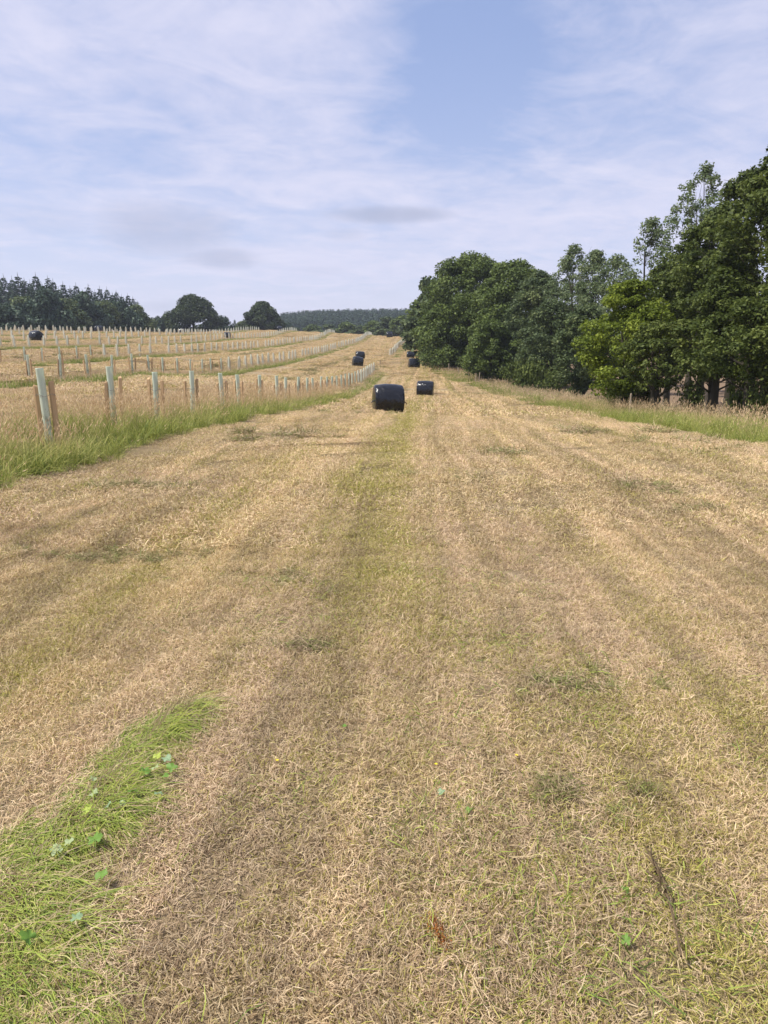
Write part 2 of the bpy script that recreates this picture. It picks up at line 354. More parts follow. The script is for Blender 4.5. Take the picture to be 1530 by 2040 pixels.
def wood(name, a, b, sc=30):
    m, N = new_mat(name); tc = N.n('ShaderNodeTexCoord').outputs['Object']; s = N.n('ShaderNodeMapping'); N.l(tc, s.inputs[0]); s.inputs['Scale'].default_value = (1, 1, .08)
    n = N.noise(s.outputs[0], sc, 5, .7); oi = N.n('ShaderNodeObjectInfo').outputs['Random']
    c = N.mix(n, a, b); k = N.math('ADD', .8, N.math('MULTIPLY', oi, .4)); c = N.mix(1.0, c, N.comb(k, k, k), 'MULTIPLY')
    finish(N, c, .85, bump(N, n, .5, .01), .2); return m
m_bark = wood('bark', (.03, .026, .018, 1), (.085, .072, .052, 1), 8)
m_stake = wood('stake_timber', (.44, .27, .135, 1), (.64, .45, .26, 1), 26)
m_post = wood('old_post_timber', (.22, .17, .12, 1), (.40, .33, .25, 1), 26)
m_tube, N = new_mat('tube_plastic')
tc = N.n('ShaderNodeTexCoord').outputs['Object']; sz = N.n('ShaderNodeSeparateXYZ'); N.l(tc, sz.inputs[0]); oi = N.n('ShaderNodeObjectInfo').outputs['Random']
mp = N.n('ShaderNodeMapping'); N.l(tc, mp.inputs[0]); mp.inputs['Scale'].default_value = (1, 1, .35)
dn = N.noise(mp.outputs[0], 22, 5, .7); dirt = N.math('MULTIPLY', N.ss(N.math('SUBTRACT', dn, N.math('MULTIPLY', sz.outputs[2], .32)), .34, .48), .75)
tcx = N.mix(oi, (.60, .67, .52, 1), (.72, .75, .58, 1)); tcx = N.mix(N.ss(sz.outputs[2], .5, 1.3), tcx, (.74, .82, .68, 1))
finish(N, N.mix(dirt, tcx, (.26, .27, .17, 1)), .38, None, .4, .22)
m_tubein, N = new_mat('tube_inside'); finish(N, (.20, .32, .24, 1), .6, None, .3, .3)
m_fartube, N = new_mat('far_tube_plastic'); oi = N.n('ShaderNodeObjectInfo').outputs['Random']
finish(N, N.mix(oi, (.80, .82, .68, 1), (.88, .86, .72, 1)), .5, None, .3, .2)  # far tubes coloured paler than near ones, to stand out from the straw
m_farstake = wood('far_stake_timber', (.62, .50, .34, 1), (.78, .66, .48, 1), 26)  # far stakes in a paler cream tone than the near stakes
m_tie, N = new_mat('wire_tie'); finish(N, (.25, .22, .18, 1), .5, None, .4)

m_bale, N = new_mat('black_bale_film')
tc = N.n('ShaderNodeTexCoord').outputs['Object']; mp = N.n('ShaderNodeMapping'); N.l(tc, mp.inputs[0]); mp.inputs['Scale'].default_value = (1.0, 1.0, 1.0)
wr = N.noise(mp.outputs[0], 5, 4, .55, .6); mp2 = N.n('ShaderNodeMapping'); N.l(tc, mp2.inputs[0]); mp2.inputs['Scale'].default_value = (26, 2.2, 2.2); mp2.inputs['Rotation'].default_value = (0, .12, .1)
st = N.noise(mp2.outputs[0], 1.0, 3, .6); hgt = N.math('ADD', wr, N.math('MULTIPLY', st, .45))
du = N.noise(tc, 3.5, 4, .6)
finish(N, N.mix(N.ss(du, .45, .8), (.007, .008, .011, 1), (.022, .023, .025, 1)), N.math('ADD', .09, N.math('MULTIPLY', du, .14)), bump(N, hgt, .55, .05), .5)

# ------------------------------------------------------------------ ground
def axis(bp):
    out = []
    for (a, b, s) in bp: out += list(np.arange(a, b, s))
    return np.array(out+[bp[-1][1]])
gx = axis([(-1500, -300, 100), (-300, -100, 10), (-100, -30, 2.5), (-30, -8, .8), (-8, 10, .25), (10, 30, .8), (30, 110, 3), (110, 300, 12), (300, 1500, 100)])
gy = axis([(-300, -20, 20), (-20, 0, 2), (0, 14, .25), (14, 50, .6), (50, 240, 1.6), (240, 400, 8), (400, 1000, 20), (1000, 2600, 100)])
GX, GY = np.meshgrid(gx, gy); GZ = H(GX, GY)
nx, ny = len(gx), len(gy); idx = np.arange(nx*ny).reshape(ny, nx)
F = np.stack([idx[:-1, :-1], idx[:-1, 1:], idx[1:, 1:], idx[1:, :-1]], -1).reshape(-1, 4)
tag(mk('ground', npmesh('ground', np.stack([GX, GY, GZ], -1).reshape(-1, 3), F, m_ground, smooth=True)), 'mown hay field of dry stubble running uphill between rows of young trees', kind='structure')

# ------------------------------------------------------------------ scattering
def scatter(name, sources, P, rot, scl, var, label, rest=None):
    me = bpy.data.meshes.new(name); me.vertices.add(len(P)); me.vertices.foreach_set('co', np.ascontiguousarray(P, np.float32).ravel())
    for an, tp, key, v in (('rot', 'FLOAT_VECTOR', 'vector', rot), ('scl', 'FLOAT_VECTOR', 'vector', scl)):
        at = me.attributes.new(an, tp, 'POINT'); at.data.foreach_set(key, np.ascontiguousarray(v, np.float32).ravel())
    at = me.attributes.new('vari', 'INT', 'POINT'); at.data.foreach_set('value', np.ascontiguousarray(var, np.int32))
    me.update(); o = bpy.data.objects.new(name, me); link(o); tag(o, label, kind='stuff')
    for s in sources:
        for m in s.data.materials:
            if m and m.name not in [q.name for q in me.materials if q]: me.materials.append(m)
    nt = bpy.data.node_groups.new(name+'_scatter', 'GeometryNodeTree')
    nt.interface.new_socket('Geometry', in_out='INPUT', socket_type='NodeSocketGeometry'); nt.interface.new_socket('Geometry', in_out='OUTPUT', socket_type='NodeSocketGeometry')
    gi = nt.nodes.new('NodeGroupInput'); go = nt.nodes.new('NodeGroupOutput'); jn = nt.nodes.new('GeometryNodeJoinGeometry'); L = nt.links.new
    def named(n, t):
        x = nt.nodes.new('GeometryNodeInputNamedAttribute'); x.data_type = t; x.inputs[0].default_value = n; return x.outputs['Attribute']
    r = named('rot', 'FLOAT_VECTOR'); s_ = named('scl', 'FLOAT_VECTOR'); v = named('vari', 'INT')
    e2r = nt.nodes.new('FunctionNodeEulerToRotation'); L(r, e2r.inputs[0])
    for i, src in enumerate(sources):
        oi = nt.nodes.new('GeometryNodeObjectInfo'); oi.inputs[0].default_value = src; oi.inputs['As Instance'].default_value = True
        cmp = nt.nodes.new('FunctionNodeCompare'); cmp.data_type = 'INT'; cmp.operation = 'EQUAL'; L(v, cmp.inputs[2]); cmp.inputs[3].default_value = i
        ip = nt.nodes.new('GeometryNodeInstanceOnPoints'); L(gi.outputs[0], ip.inputs['Points']); L(cmp.outputs[0], ip.inputs['Selection'])
        L(oi.outputs['Geometry'], ip.inputs['Instance']); L(e2r.outputs[0], ip.inputs['Rotation']); L(s_, ip.inputs['Scale']); L(ip.outputs[0], jn.inputs[0])
    L(jn.outputs[0], go.inputs[0])
    md = o.modifiers.new('scatter', 'NODES'); md.node_group = nt
    return o
def src(name, me): return bpy.data.objects.new(name, me)     # source pieces stay out of the scene
def unit(v): return v/(np.linalg.norm(v, axis=-1, keepdims=True)+1e-9)
def slope_rot(x, y):
    e = .4; dzx = (H(x+e, y)-H(x-e, y))/(2*e); dzy = (H(x, y+e)-H(x, y-e))/(2*e); return np.arctan(dzy), -np.arctan(dzx)

def straw_tile(size, n, L, W, hz, up_frac, seed, bend=.5, align=None):
    r = np.random.default_rng(seed); c = np.stack([r.uniform(-.5, .5, n)*size, r.uniform(-.5, .5, n)*size, r.uniform(0, 1, n)**1.5*hz], 1)
    az = r.uniform(0, 2*np.pi, n) if align is None else r.normal(align, .45, n)
    el = np.where(r.random(n) < up_frac, r.uniform(.4, 1.25, n), np.abs(r.normal(0, .16, n)))
    ln = L*r.uniform(.4, 1.35, n)**1.2; wd = W*r.uniform(.5, 1.4, n)
    d1 = np.stack([np.cos(az)*np.cos(el), np.sin(az)*np.cos(el), np.sin(el)], 1)
    az2 = az+r.normal(0, bend, n); el2 = el-r.uniform(.1, .9, n)
    d2 = np.stack([np.cos(az2)*np.cos(el2), np.sin(az2)*np.cos(el2), np.sin(el2)], 1)
    side = unit(np.cross(d1, np.stack([r.normal(0, .6, n), r.normal(0, .6, n), np.ones(n)], 1)))
    p0 = c; p1 = c+d1*ln[:, None]*.5; p2 = p1+d2*ln[:, None]*.5
    p2[:, 2] = np.maximum(p2[:, 2], .001); w_ = side*wd[:, None]*.5
    Q1 = np.stack([p0-w_, p0+w_, p1+w_, p1-w_], 1); Q2 = np.stack([p1-w_, p1+w_, p2+w_*.35, p2-w_*.35], 1)
    Q = np.concatenate([Q1, Q2]); t = r.random(n)
    t = np.clip(t*.8+.1+r.normal(0, .08, n), 0, 1); g = r.random(n)
    return Q, np.tile(t, 2), np.tile(g, 2)
def tile_src(name, mat, **kw):
    Q, t, g = straw_tile(**kw); return src(name, quads(name, Q, mat, {'tint': t, 'gg': g}))

def area_points(y0, y1, per, xl, xr, keep=None, seed=0, jitter=.22):
    r = np.random.default_rng(seed); out = []
    for yy in np.arange(y0, y1, per):
        a, b = xl(yy), xr(yy); xs = np.arange(a, b, per)
        out.append(np.stack([xs+r.uniform(-jitter, jitter, len(xs))*per, yy+r.uniform(-jitter, jitter, len(xs))*per], 1))
    P = np.concatenate(out)
    if keep is not None: P = P[keep(P[:, 0], P[:, 1])]
    return P
def row_dist(x, y):
    s = x-ROWK*y-ROW0; k = np.round(-s/ROWS); d = s+k*ROWS; k = np.where(k < 0, -1, k)
    ok = (k >= 0) & ~((k == 0) & (y > 83.5) & (y < 117.5)); return np.where(ok, d, 99.0), k
def mown(x, y):
    d, k = row_dist(x, y); return (np.abs(d) > 1.15) & (x < edge_x(y)+.1)
def place(P, zoff=0.0):
    z = H(P[:, 0], P[:, 1]); rx, ry = slope_rot(P[:, 0], P[:, 1]); return np.stack([P[:, 0], P[:, 1], z+zoff], 1), rx, ry

fine_src = [tile_src('stubble_tile', m_straw, size=.62, n=7500, L=.032, W=.0020, hz=.016, up_frac=.6, bend=.4, seed=i) for i in range(3)]
P = area_points(.9, 7.0, .46, lambda y: -(.62*y+.75), lambda y: .62*y+.75, mown, 1)
P3, rx, ry = place(P); r = np.random.default_rng(2); n = len(P)
scatter('cut_straw', fine_src, P3, np.stack([rx, ry, np.zeros(n)], 1)+np.stack([np.zeros(n), np.zeros(n), r.uniform(0, 6.28, n)], 1)*[0, 0, 1], np.stack([r.uniform(.95, 1.15, n)]*2+[r.uniform(.8, 1.3, n)], 1), r.integers(0, 3, n), 'short dry straw clippings and stubble covering the mown ground close by')
mid_src = [tile_src('stubble_patch', m_straw, size=1.7, n=9500, L=.050, W=.0048, hz=.024, up_frac=.5, seed=10+i) for i in range(3)]
P = area_points(6.6, 30, 1.25, lambda y: -(.56*y+1.5), lambda y: .56*y+1.5, mown, 3)
P3, rx, ry = place(P); n = len(P)
scatter('mown_stubble', mid_src, P3, np.stack([rx, ry, r.uniform(0, 6.28, n)], 1), np.stack([r.uniform(.95, 1.1, n)]*2+[r.uniform(.8, 1.3, n)], 1), r.integers(0, 3, n), 'mown stubble covering the middle of the field')
far_src = [tile_src('stubble_sheet', m_straw, size=4.2, n=6000, L=.13, W=.017, hz=.03, up_frac=.45, seed=20+i) for i in range(3)]
P = area_points(28, 216, 3.2, lambda y: -(.56*y+2), lambda y: .56*y+2, mown, 4)
P3, rx, ry = place(P); n = len(P)
scatter('distant_stubble', far_src, P3, np.stack([rx, ry, r.uniform(0, 6.28, n)], 1), np.stack([r.uniform(.95, 1.1, n)]*2+[r.uniform(.8, 1.3, n)], 1), r.integers(0, 3, n), 'pale stubble of the rising field beyond the first bale')

# fresh green swath at the lower left, blades combed to the right
g_src = [tile_src('green_tile', m_cutgreen, size=.17, n=95, L=.16, W=.0028, hz=.014, up_frac=.02, seed=30+i, bend=.35, align=-.35) for i in range(3)]
pts = []
r = np.random.default_rng(31)
SW = [(1.0, -.85, .25), (1.2, -.92, .25), (1.5, -1.0, .24), (1.8, -1.12, .17), (2.05, -1.10, .10), (2.3, -1.03, .07), (2.6, -.98, .05), (3.0, -.94, .03)]
sy = [q[0] for q in SW]
for _ in range(430):
    y = r.uniform(.95, 3.02)**1.0; cx = np.interp(y, sy, [q[1] for q in SW]); hw = np.interp(y, sy, [q[2] for q in SW])
    pts.append((cx+float(np.clip(r.normal(0, .55), -1.5, 1.5))*hw*1.1+.05*math.sin(y*9)+(-.25 if y < 1.85 and r.random() < .4 else 0), y))
P = np.array(pts); P3, rx, ry = place(P, .006); n = len(P)
scatter('green_swath', g_src, P3, np.stack([rx, ry, r.normal(0, .35, n)+np.where(P[:, 1] < 1.75, -.5, 0)*r.random(n)], 1), np.stack([r.uniform(.6, 1.1, n)]*2+[r.uniform(.3, .85, n)], 1), r.integers(0, 3, n), 'swath of fresh green long grass lying on the straw at the lower left')
# looser green wisps and small dark clumps scattered over the field
c_src = [tile_src('clump_tile', m_clump, size=.30, n=260, L=.13, W=.006, hz=.05, up_frac=.25, seed=40+i, bend=.6) for i in range(2)]
spots = [(545, 865, 5, .5), (520, 878, 3, .4), (260, 972, 6, .30), (1310, 975, 5, .30), (590, 1168, 6, .22), (890, 950, 5, .35), (1120, 1365, 7, .16), (690, 825, 6, 1.0), (700, 815, 6, 1.0),
         (1390, 1015, 3, .2), (1440, 905, 6, .8), (1300, 880, 6, .9), (1190, 862, 6, .8), (860, 805, 8, 1.2), (975, 905, 3, .3), (330, 1110, 6, .25), (150, 1110, 5, .3), (960, 787, 8, 1.5), (1210, 1590, 4, .12), (630, 1290, 3, .1)]
pts = []
for px, py, k, sp_ in spots:
    q = gp(px, py, 1.0); zs = 0.0
    for it in range(12):       # march to the ground
        Y = (CAMH-zs)/(CAMH-q[2]) ; zs = h1(q[0]*Y, Y)
    for _ in range(k): pts.append((q[0]*Y+r.normal(0, sp_), Y+r.normal(0, sp_*.5)))
P = np.array(pts); P3, rx, ry = place(P, .01); n = len(P)
scatter('loose_grass_clumps', c_src, P3, np.stack([rx, ry, r.uniform(0, 6.28, n)], 1), np.stack([r.uniform(.6, 1.2, n)*np.clip(P[:, 1]/9, .55, 2.2)]*2+[r.uniform(.6, 1.1, n)*np.clip(P[:, 1]/9, .5, 2.0)], 1), r.integers(0, 2, n), 'small wilted clumps of cut grass dropped here and there on the stubble')
w_src = [tile_src('wisp_tile', m_cutgreen, size=.45, n=70, L=.08, W=.0028, hz=.02, up_frac=.3, seed=50+i, bend=.5) for i in range(2)]
pts = []
for _ in range(130):
    y = 1.0+5.5*r.random()**1.3; c0 = .45 if y < 4 else 0; pts.append((r.normal(c0, .33*y**.5), y))
P = np.array(pts); P3, rx, ry = place(P, .004); n = len(P)
scatter('green_grass_wisps', w_src, P3, np.stack([rx, ry, r.uniform(0, 6.28, n)], 1), np.stack([r.uniform(.6, 1.1, n)]*3, 1), r.integers(0, 2, n), 'thin green grass regrowing among the dry stubble in the foreground')
s_src = [tile_src('stalk_tile', m_straw, size=.9, n=4, L=.16, W=.0032, hz=.02, up_frac=.03, seed=60+i, bend=.3) for i in range(2)]
P = area_points(1.0, 6, .62, lambda y: -(.6*y+.5), lambda y: .6*y+.5, mown, 61); P3, rx, ry = place(P, .006); n = len(P)
scatter('long_straw_stalks', s_src, P3, np.stack([rx, ry, r.uniform(0, 6.28, n)], 1), np.ones((n, 3)), r.integers(0, 2, n), 'single long straw stalks lying loose over the stubble in the foreground')

# ------------------------------------------------------------------ tall grass
def tuft(name, mat, nb, h, W, spread, nh, hh, seed, lean=0.0, headw=.011, headl=.085):
    r = np.random.default_rng(seed); Qs = []; T = []; Hd = []; Hg = []
    def ribbon(p0, d0, ln, w0, curve, segs, tint, head):
        t = np.linspace(0, 1, segs+1); 
        az = math.atan2(d0[1], d0[0]); side = np.array([-math.sin(az+r.normal(0, .5)), math.cos(az+r.normal(0, .5)), 0]); side /= np.linalg.norm(side)
        pts = [np.array(p0)]; el = math.asin(max(-1, min(1, d0[2])))
        for i in range(segs):
            e = el-curve*((i+.5)/segs)**1.4; pts.append(pts[-1]+np.array([math.cos(az)*math.cos(e), math.sin(az)*math.cos(e), math.sin(e)])*ln/segs)
        for i in range(segs):
            wa = w0*(1-t[i]**2*.75); wb = w0*(1-t[i+1]**2*.75)
            Qs.append([pts[i]-side*wa/2, pts[i]+side*wa/2, pts[i+1]+side*wb/2, pts[i+1]-side*wb/2]); T.append(tint); Hd.append(head); Hg.append(max(0, pts[i][2])/.8)
        return pts
    for _ in range(nb):
        az = r.uniform(0, 6.28); el = r.uniform(.75, 1.5); p = (r.normal(0, spread), r.normal(0, spread), -.02)
        ribbon(p, (math.cos(az)*math.cos(el), math.sin(az)*math.cos(el), math.sin(el)), h*r.uniform(.5, 1.2), W*r.uniform(.6, 1.3), r.uniform(.3, 1.7), 3, r.random(), 0)
    for _ in range(nh):
        az = r.normal(lean, 1.6); el = r.uniform(1.2, 1.52); p = (r.normal(0, spread), r.normal(0, spread), -.02); tn = r.random()
        P_ = ribbon(p, (math.cos(az)*math.cos(el), math.sin(az)*math.cos(el), math.sin(el)), hh*r.uniform(.75, 1.12), W*.45, r.uniform(.05, .5), 2, tn, .35)
        e = P_[-1]; d = unit(P_[-1]-P_[-2])
        for q in range(5):
            a = r.uniform(0, 6.28); s_ = np.array([math.cos(a), math.sin(a), r.normal(0, .3)]); b = e+d*headl*(q/5-.35)
            l2 = headl*.42; hw = headw*(1-q/7)
            Qs.append([b-s_*hw*.15, b+s_*hw*.5, b+d*l2+s_*hw, b+d*l2*1.1]); T.append(min(1, max(0, tn+r.normal(0, .2)))); Hd.append(1.0); Hg.append(1)
    return src(name, quads(name, np.array(Qs), mat, {'tint': np.array(T), 'head': np.array(Hd), 'hgt': np.array(Hg)}))
tg_src = [tuft('grass_tuft', m_tall, 34, .50, .008, .07, 1, .6, 70+i) for i in range(3)] \
    + [tuft('seed_tuft', m_tall, 16, .45, .007, .08, 9, .74, 80+i) for i in range(3)] \
    + [tuft('low_tuft', m_tall, 30, .30, .008, .09, 0, .4, 90+i) for i in range(2)]
fg_src = [tuft('grass_tuft_far', m_far, 26, .55, .022, .20, 2, .6, 100+i, headw=.035, headl=.13) for i in range(2)] \
    + [tuft('seed_tuft_far', m_far, 12, .45, .018, .22, 9, .72, 110+i, headw=.035, headl=.13) for i in range(3)]
def strip_points(y0, y1, dens, halfw, seed, k):
    r = np.random.default_rng(seed); n = int((y1-y0)*2*halfw*dens); y = r.uniform(y0, y1, n); d = r.uniform(-halfw, halfw, n)
    ew = .10*np.sin(y*1.9)+.08*np.sin(y*4.7+1); keep = np.abs(d) < halfw-.12+ew
    return row_x(k, y)[keep]+d[keep], y[keep], d[keep]
# nearest row
x, y, d = strip_points(6.2, 48, 44, 1.48, 120, 0)
r = np.random.default_rng(121); n = len(x)
camside = d > .75
u_ = r.random(n); var = np.where(camside, np.where(u_ < .55, r.integers(0, 3, n), np.where(u_ < .62, r.integers(3, 6, n), r.integers(6, 8, n))), np.where(u_ < .30, r.integers(0, 3, n), r.integers(3, 6, n)))
z = H(x, y); edge_h = 1-.45*sstep(np.abs(d), 1.0, 1.48)
pn = np.array([mnoise.noise((a*.5, b*.5, 0)) for a, b in zip(x, y)]); hs = edge_h*(1+.4*pn)*r.uniform(.7, 1.3, n)*.82
scatter('long_grass_near_row', tg_src, np.stack([x, y, z], 1), np.stack([r.normal(0, .10, n), .10+r.normal(0, .1, n)+np.where(d > 1.1, .35, 0), r.uniform(0, 6.28, n)], 1), np.stack([hs*1.1, hs*1.1, hs], 1), var, 'long green grass with tan seed heads under the nearest row of tree tubes')
# farther parts of the rows
PX = []; 
def add_strip(y0, y1, k, dens, seed, halfw=1.35):
    x, y, d = strip_points(y0, y1, dens, halfw, seed, k)
    ok = (np.abs(x) < .58*y+3) & (y < 232); PX.append(np.stack([x[ok], y[ok], d[ok]], 1))
add_strip(47, 83.5, 0, 12, 130); add_strip(117.5, 212, 0, 8, 131, 1.6)
for k, ys in ((1, 26), (2, 44), (3, 62), (4, 80), (5, 97), (6, 110), (7, 125), (8, 140)):
    add_strip(ys, 90, k, 16, 140+k) if ys < 90 else None
    add_strip(max(ys, 90), 225, k, 6.5, 160+k)
Q = np.concatenate(PX); x, y, d = Q.T; n = len(x); u_ = r.random(n)
var = np.where((d > .35) & (u_ < .9), r.integers(0, 2, n), np.where(u_ < .15, r.integers(0, 2, n), r.integers(2, 5, n)))
pn = np.array([mnoise.noise((a*.25, b*.25, 5)) for a, b in zip(x, y)]); hs = (1-.35*sstep(np.abs(d), .9, 1.35))*(1+.3*pn)*r.uniform(.75, 1.1, n)*np.where(var < 2, .62, .44)
scatter('long_grass_far_rows', fg_src, np.stack([x, y, H(x, y)], 1), np.stack([r.normal(0, .1, n), r.normal(.05, .1, n), r.uniform(0, 6.28, n)], 1), np.stack([hs*1.15, hs*1.15, hs], 1), var, 'strips of uncut grass under the farther rows of tree tubes')
# verge on the right
def verge(y0, y1, dens, wid, seed):
    r = np.random.default_rng(seed); n = int((y1-y0)*wid*dens); y = r.uniform(y0, y1, n); d = r.uniform(0, wid, n); return edge_x(y)+d+.1*np.sin(y*1.7)+.3, y, d
x, y, d = verge(9, 44, 22, 4.2, 170); n = len(x); u_ = r.random(n)
var = np.where(d < .8, np.where(u_ < .6, r.integers(0, 3, n), np.where(u_ < .93, r.integers(6, 8, n), r.integers(3, 6, n))), np.where(u_ < .76, r.integers(0, 3, n), r.integers(3, 6, n)))
hs = (.55+.45*sstep(d, 0, .8))*r.uniform(.6, 1.25, n)*.84
scatter('verge_grass', tg_src, np.stack([x, y, H(x, y)], 1), np.stack([r.normal(0, .1, n), r.normal(-.05, .1, n), r.uniform(0, 6.28, n)], 1), np.stack([hs*1.15, hs*1.15, hs], 1), var, 'uncut verge of green grass with pinkish seed heads in front of the trees on the right')
x, y, d = verge(43, 104, 9, 4.0, 171); n = len(x); u_ = r.random(n)
var = np.where(u_ < np.where(d < 1.5, .92, .75), r.integers(0, 2, n), r.integers(2, 5, n)); hs = (.6+.4*sstep(d, 0, 1))*r.uniform(.7, 1.05, n)*.85
scatter('verge_grass_far', fg_src, np.stack([x, y, H(x, y)], 1), np.stack([r.normal(0, .1, n), r.normal(0, .1, n), r.uniform(0, 6.28, n)], 1), np.stack([hs*1.1, hs*1.1, hs], 1), var, 'green verge grass below the big leafy trees farther up the field')
# low rows of raked hay in the alleys between the tree rows
h_src = [tile_src('hay_heap', m_clump, size=1.1, n=500, L=.26, W=.026, hz=.16, up_frac=.35, seed=180+i, bend=.8) for i in range(2)]
pts = []
for k, off, y0, y1 in ((1, -3.0, 34, 78), (2, -3.4, 50, 130), (1, 5.0, 60, 110), (3, -3.2, 72, 150), (2, 3.4, 90, 150), (0, 0, 84, 96)):
    for yy in np.arange(y0, y1, .75):
        if r.random() < .8: pts.append((row_x(k, yy)+off+.5*math.sin(yy*.21)+r.normal(0, .22), yy))
P = np.array(pts); P3, rx, ry = place(P, 0); n = len(P)
scatter('raked_hay', h_src, P3, np.stack([rx, ry, r.uniform(0, 6.28, n)], 1), np.stack([r.uniform(.7, 1.1, n)]*2+[r.uniform(.5, 1.0, n)], 1), r.integers(0, 2, n), 'low rough rows of raked hay between the rows of tree tubes')

# ------------------------------------------------------------------ tree tubes with stakes
ORD = 'first second third fourth fifth sixth seventh eighth ninth tenth eleventh twelfth thirteenth fourteenth fifteenth sixteenth seventeenth eighteenth nineteenth twentieth'.split()
def tube_mesh(h=1.2, rr=.058, sides=16):
    mb = MB(); an = np.arange(sides)/sides*2*np.pi; V = []
    zz = [-.05, .3, .7, h-.012, h]; rs = [rr*.97, rr, rr, rr, rr*1.07]
    for zv, rv in zip(zz, rs): V += [(rv*math.cos(a), rv*math.sin(a), zv) for a in an]
    V += [(rr*.93*math.cos(a), rr*.93*math.sin(a), h) for a in an]; V += [(rr*.9*math.cos(a), rr*.9*math.sin(a), h-.5) for a in an]
    F = []
    for i in range(len(zz)+1):
        for j in range(sides): F.append((i*sides+j, i*sides+(j+1) % sides, (i+1)*sides+(j+1) % sides, (i+1)*sides+j))
    mb.add(V, F); return mb
tube_me = tube_mesh().mesh('tube', m_tube, True)
def stake_mesh(h):
    mb = MB(); V = []; a = .036; prof = [(-a, -a*.8), (a*.2, -a), (a, -a*.5), (a, a*.7), (a*.3, a), (-a, a*.8)]
    for zv, s in ((-.05, 1), (h-.02, 1), (h, .82)): V += [(x*s, y*s, zv+(.012*x/a if zv > 0 else 0)) for x, y in prof]
    n = len(prof); F = [(i*n+j, i*n+(j+1) % n, (i+1)*n+(j+1) % n, (i+1)*n+j) for i in range(2) for j in range(n)]+[tuple(range(2*n, 3*n))]
    return mb.add(V, F).mesh('stake', m_stake)
stake_me = [stake_mesh(1.05), stake_mesh(1.0), stake_mesh(.95)]
def tie_mesh():
    pts = [(-.15+.3*t, -.062*math.sin(math.pi*t)*1.0-.012, .02*math.sin(t*9)) for t in np.linspace(0, 1, 9)]+[(.15-.3*t, .062*math.sin(math.pi*t)+.012, 0) for t in np.linspace(0, 1, 9)]
    V, F = tube(pts, .0035, 4); return MB().add(V, F).mesh('tie', m_tie)
tie_me = tie_mesh()
def simple_tube():
    mb = MB(); 
    for (cx, cy, rr, h, s) in ((0, 0, .070, 1.22, 8), (-.12, -.03, .036, 1.02, 4), (.12, .02, .036, .98, 4)):
        an = np.arange(s)/s*2*np.pi+.4; V = [(cx+rr*math.cos(a), cy+rr*math.sin(a), zv) for zv in (-.05, h) for a in an]
        F = [(j, (j+1) % s, s+(j+1) % s, s+j) for j in range(s)]+[tuple(range(s, 2*s))]; mb.add(V, F)
    me = mb.mesh('tree_tube', None); me.materials.append(m_fartube); me.materials.append(m_farstake)
    for i, p in enumerate(me.polygons): p.material_index = 0 if i < 9 else 1
    return me
simple_me = simple_tube()
guards = []
near_u = [(88, 11.6), (222, 14.1), (309, 16.3), (381, 18.8), (442, 21.6), (475, 23.5), (516, 26.4), (552, 29.4), (568, 31.1), (592, 34.0), (611, 36.8)]
for px, yy in near_u:
    guards.append((0, (px-765)/(FPX*math.cos(PITCH)+.2*275)*yy, yy))
yy = 39.2
while yy < 83: guards.append((0, row_x(0, yy), yy)); yy += r.uniform(2.3, 2.8)
yy = 118.5
while yy < 212: guards.append((9, row_x(0, yy)+r.normal(0, .1), yy)); yy += 2.6
for k, ys in ((1, 26.4), (2, 46), (3, 65), (4, 84), (5, 101), (6, 117), (7, 131), (8, 146)):
    yy = ys
    while yy < 222:
        x = row_x(k, yy)+r.normal(0, .06)
        if abs(x) < .53*yy+1.5: guards.append((k, x, yy))
        yy += 2.6*(1 if r.random() < .93 else 2)+r.normal(0, .1)
guards.sort(key=lambda g: g[2]); big, rest = guards[:290], guards[290:]
cnt = {}
ROWN = {0: 'nearest row', 1: 'second row from the camera', 2: 'third row from the camera', 3: 'fourth row from the camera', 4: 'fifth row from the camera', 5: 'sixth row from the camera', 6: 'seventh row from the camera', 7: 'eighth row', 8: 'ninth row', 9: 'short row that climbs to the crest'}
for k, x, yy in big:
    i = cnt.get(k, 0); cnt[k] = i+1; z = h1(x, yy); lim = 20 if k < 3 else 10
    if k == 9: lab = 'tiny pale tree tube in the short row climbing to the crest'
    elif i < lim:
        lab = f'{"green" if k == 0 else "pale green" if k < 3 else "pale"} staked tree tube, {ORD[i]} from left in {ROWN[k]}'
    else: lab = f'small pale tree tube at crowded far end of {ROWN[k]}'
    rz = math.atan(-ROWK)+r.normal(0, .15)
    if yy < 62:
        o = empty('tree_tube', (x, yy, z), rz, label=lab, cat='tree guard', group='tree tubes planted in rows')
        t = mk('tube', tube_me, None, o); t.rotation_euler = (r.normal(0, .02), r.normal(.0, .025), 0); t.scale = (1, 1, r.uniform(.97, 1.03))
        for sx_ in (-1, 1):
            s = mk('stake', stake_me[r.integers(0, 3)], None, o); s.location = (sx_*r.uniform(.115, .15), r.uniform(-.05, .05), r.uniform(-.06, .02)); s.rotation_euler = (r.normal(0, .02), r.normal(0, .03), r.uniform(0, 6.28))
        t = mk('tie', tie_me, None, o); t.location = (0, 0, .80+r.normal(0, .01))
    else:
        o = mk('tree_tube', simple_me); o.location = (x, yy, z); o.rotation_euler = (r.normal(0, .02), r.normal(0, .03), rz); tag(o, lab, 'tree guard', 'tree tubes planted in rows')
mb = MB(); sv = [tuple(v.co) for v in simple_me.vertices]; sf = [tuple(p.vertices) for p in simple_me.polygons]
for k, x, yy in rest:
    z = h1(x, yy); mb.add([(a+x, b+yy, c_+z) for a, b, c_ in sv], sf)
if rest:
    tag(mk('distant_tree_tubes', mb.mesh('distant_tree_tubes', m_fartube)), 'tiny pale tree tubes along the crest of the field', 'tree guards', kind='stuff')

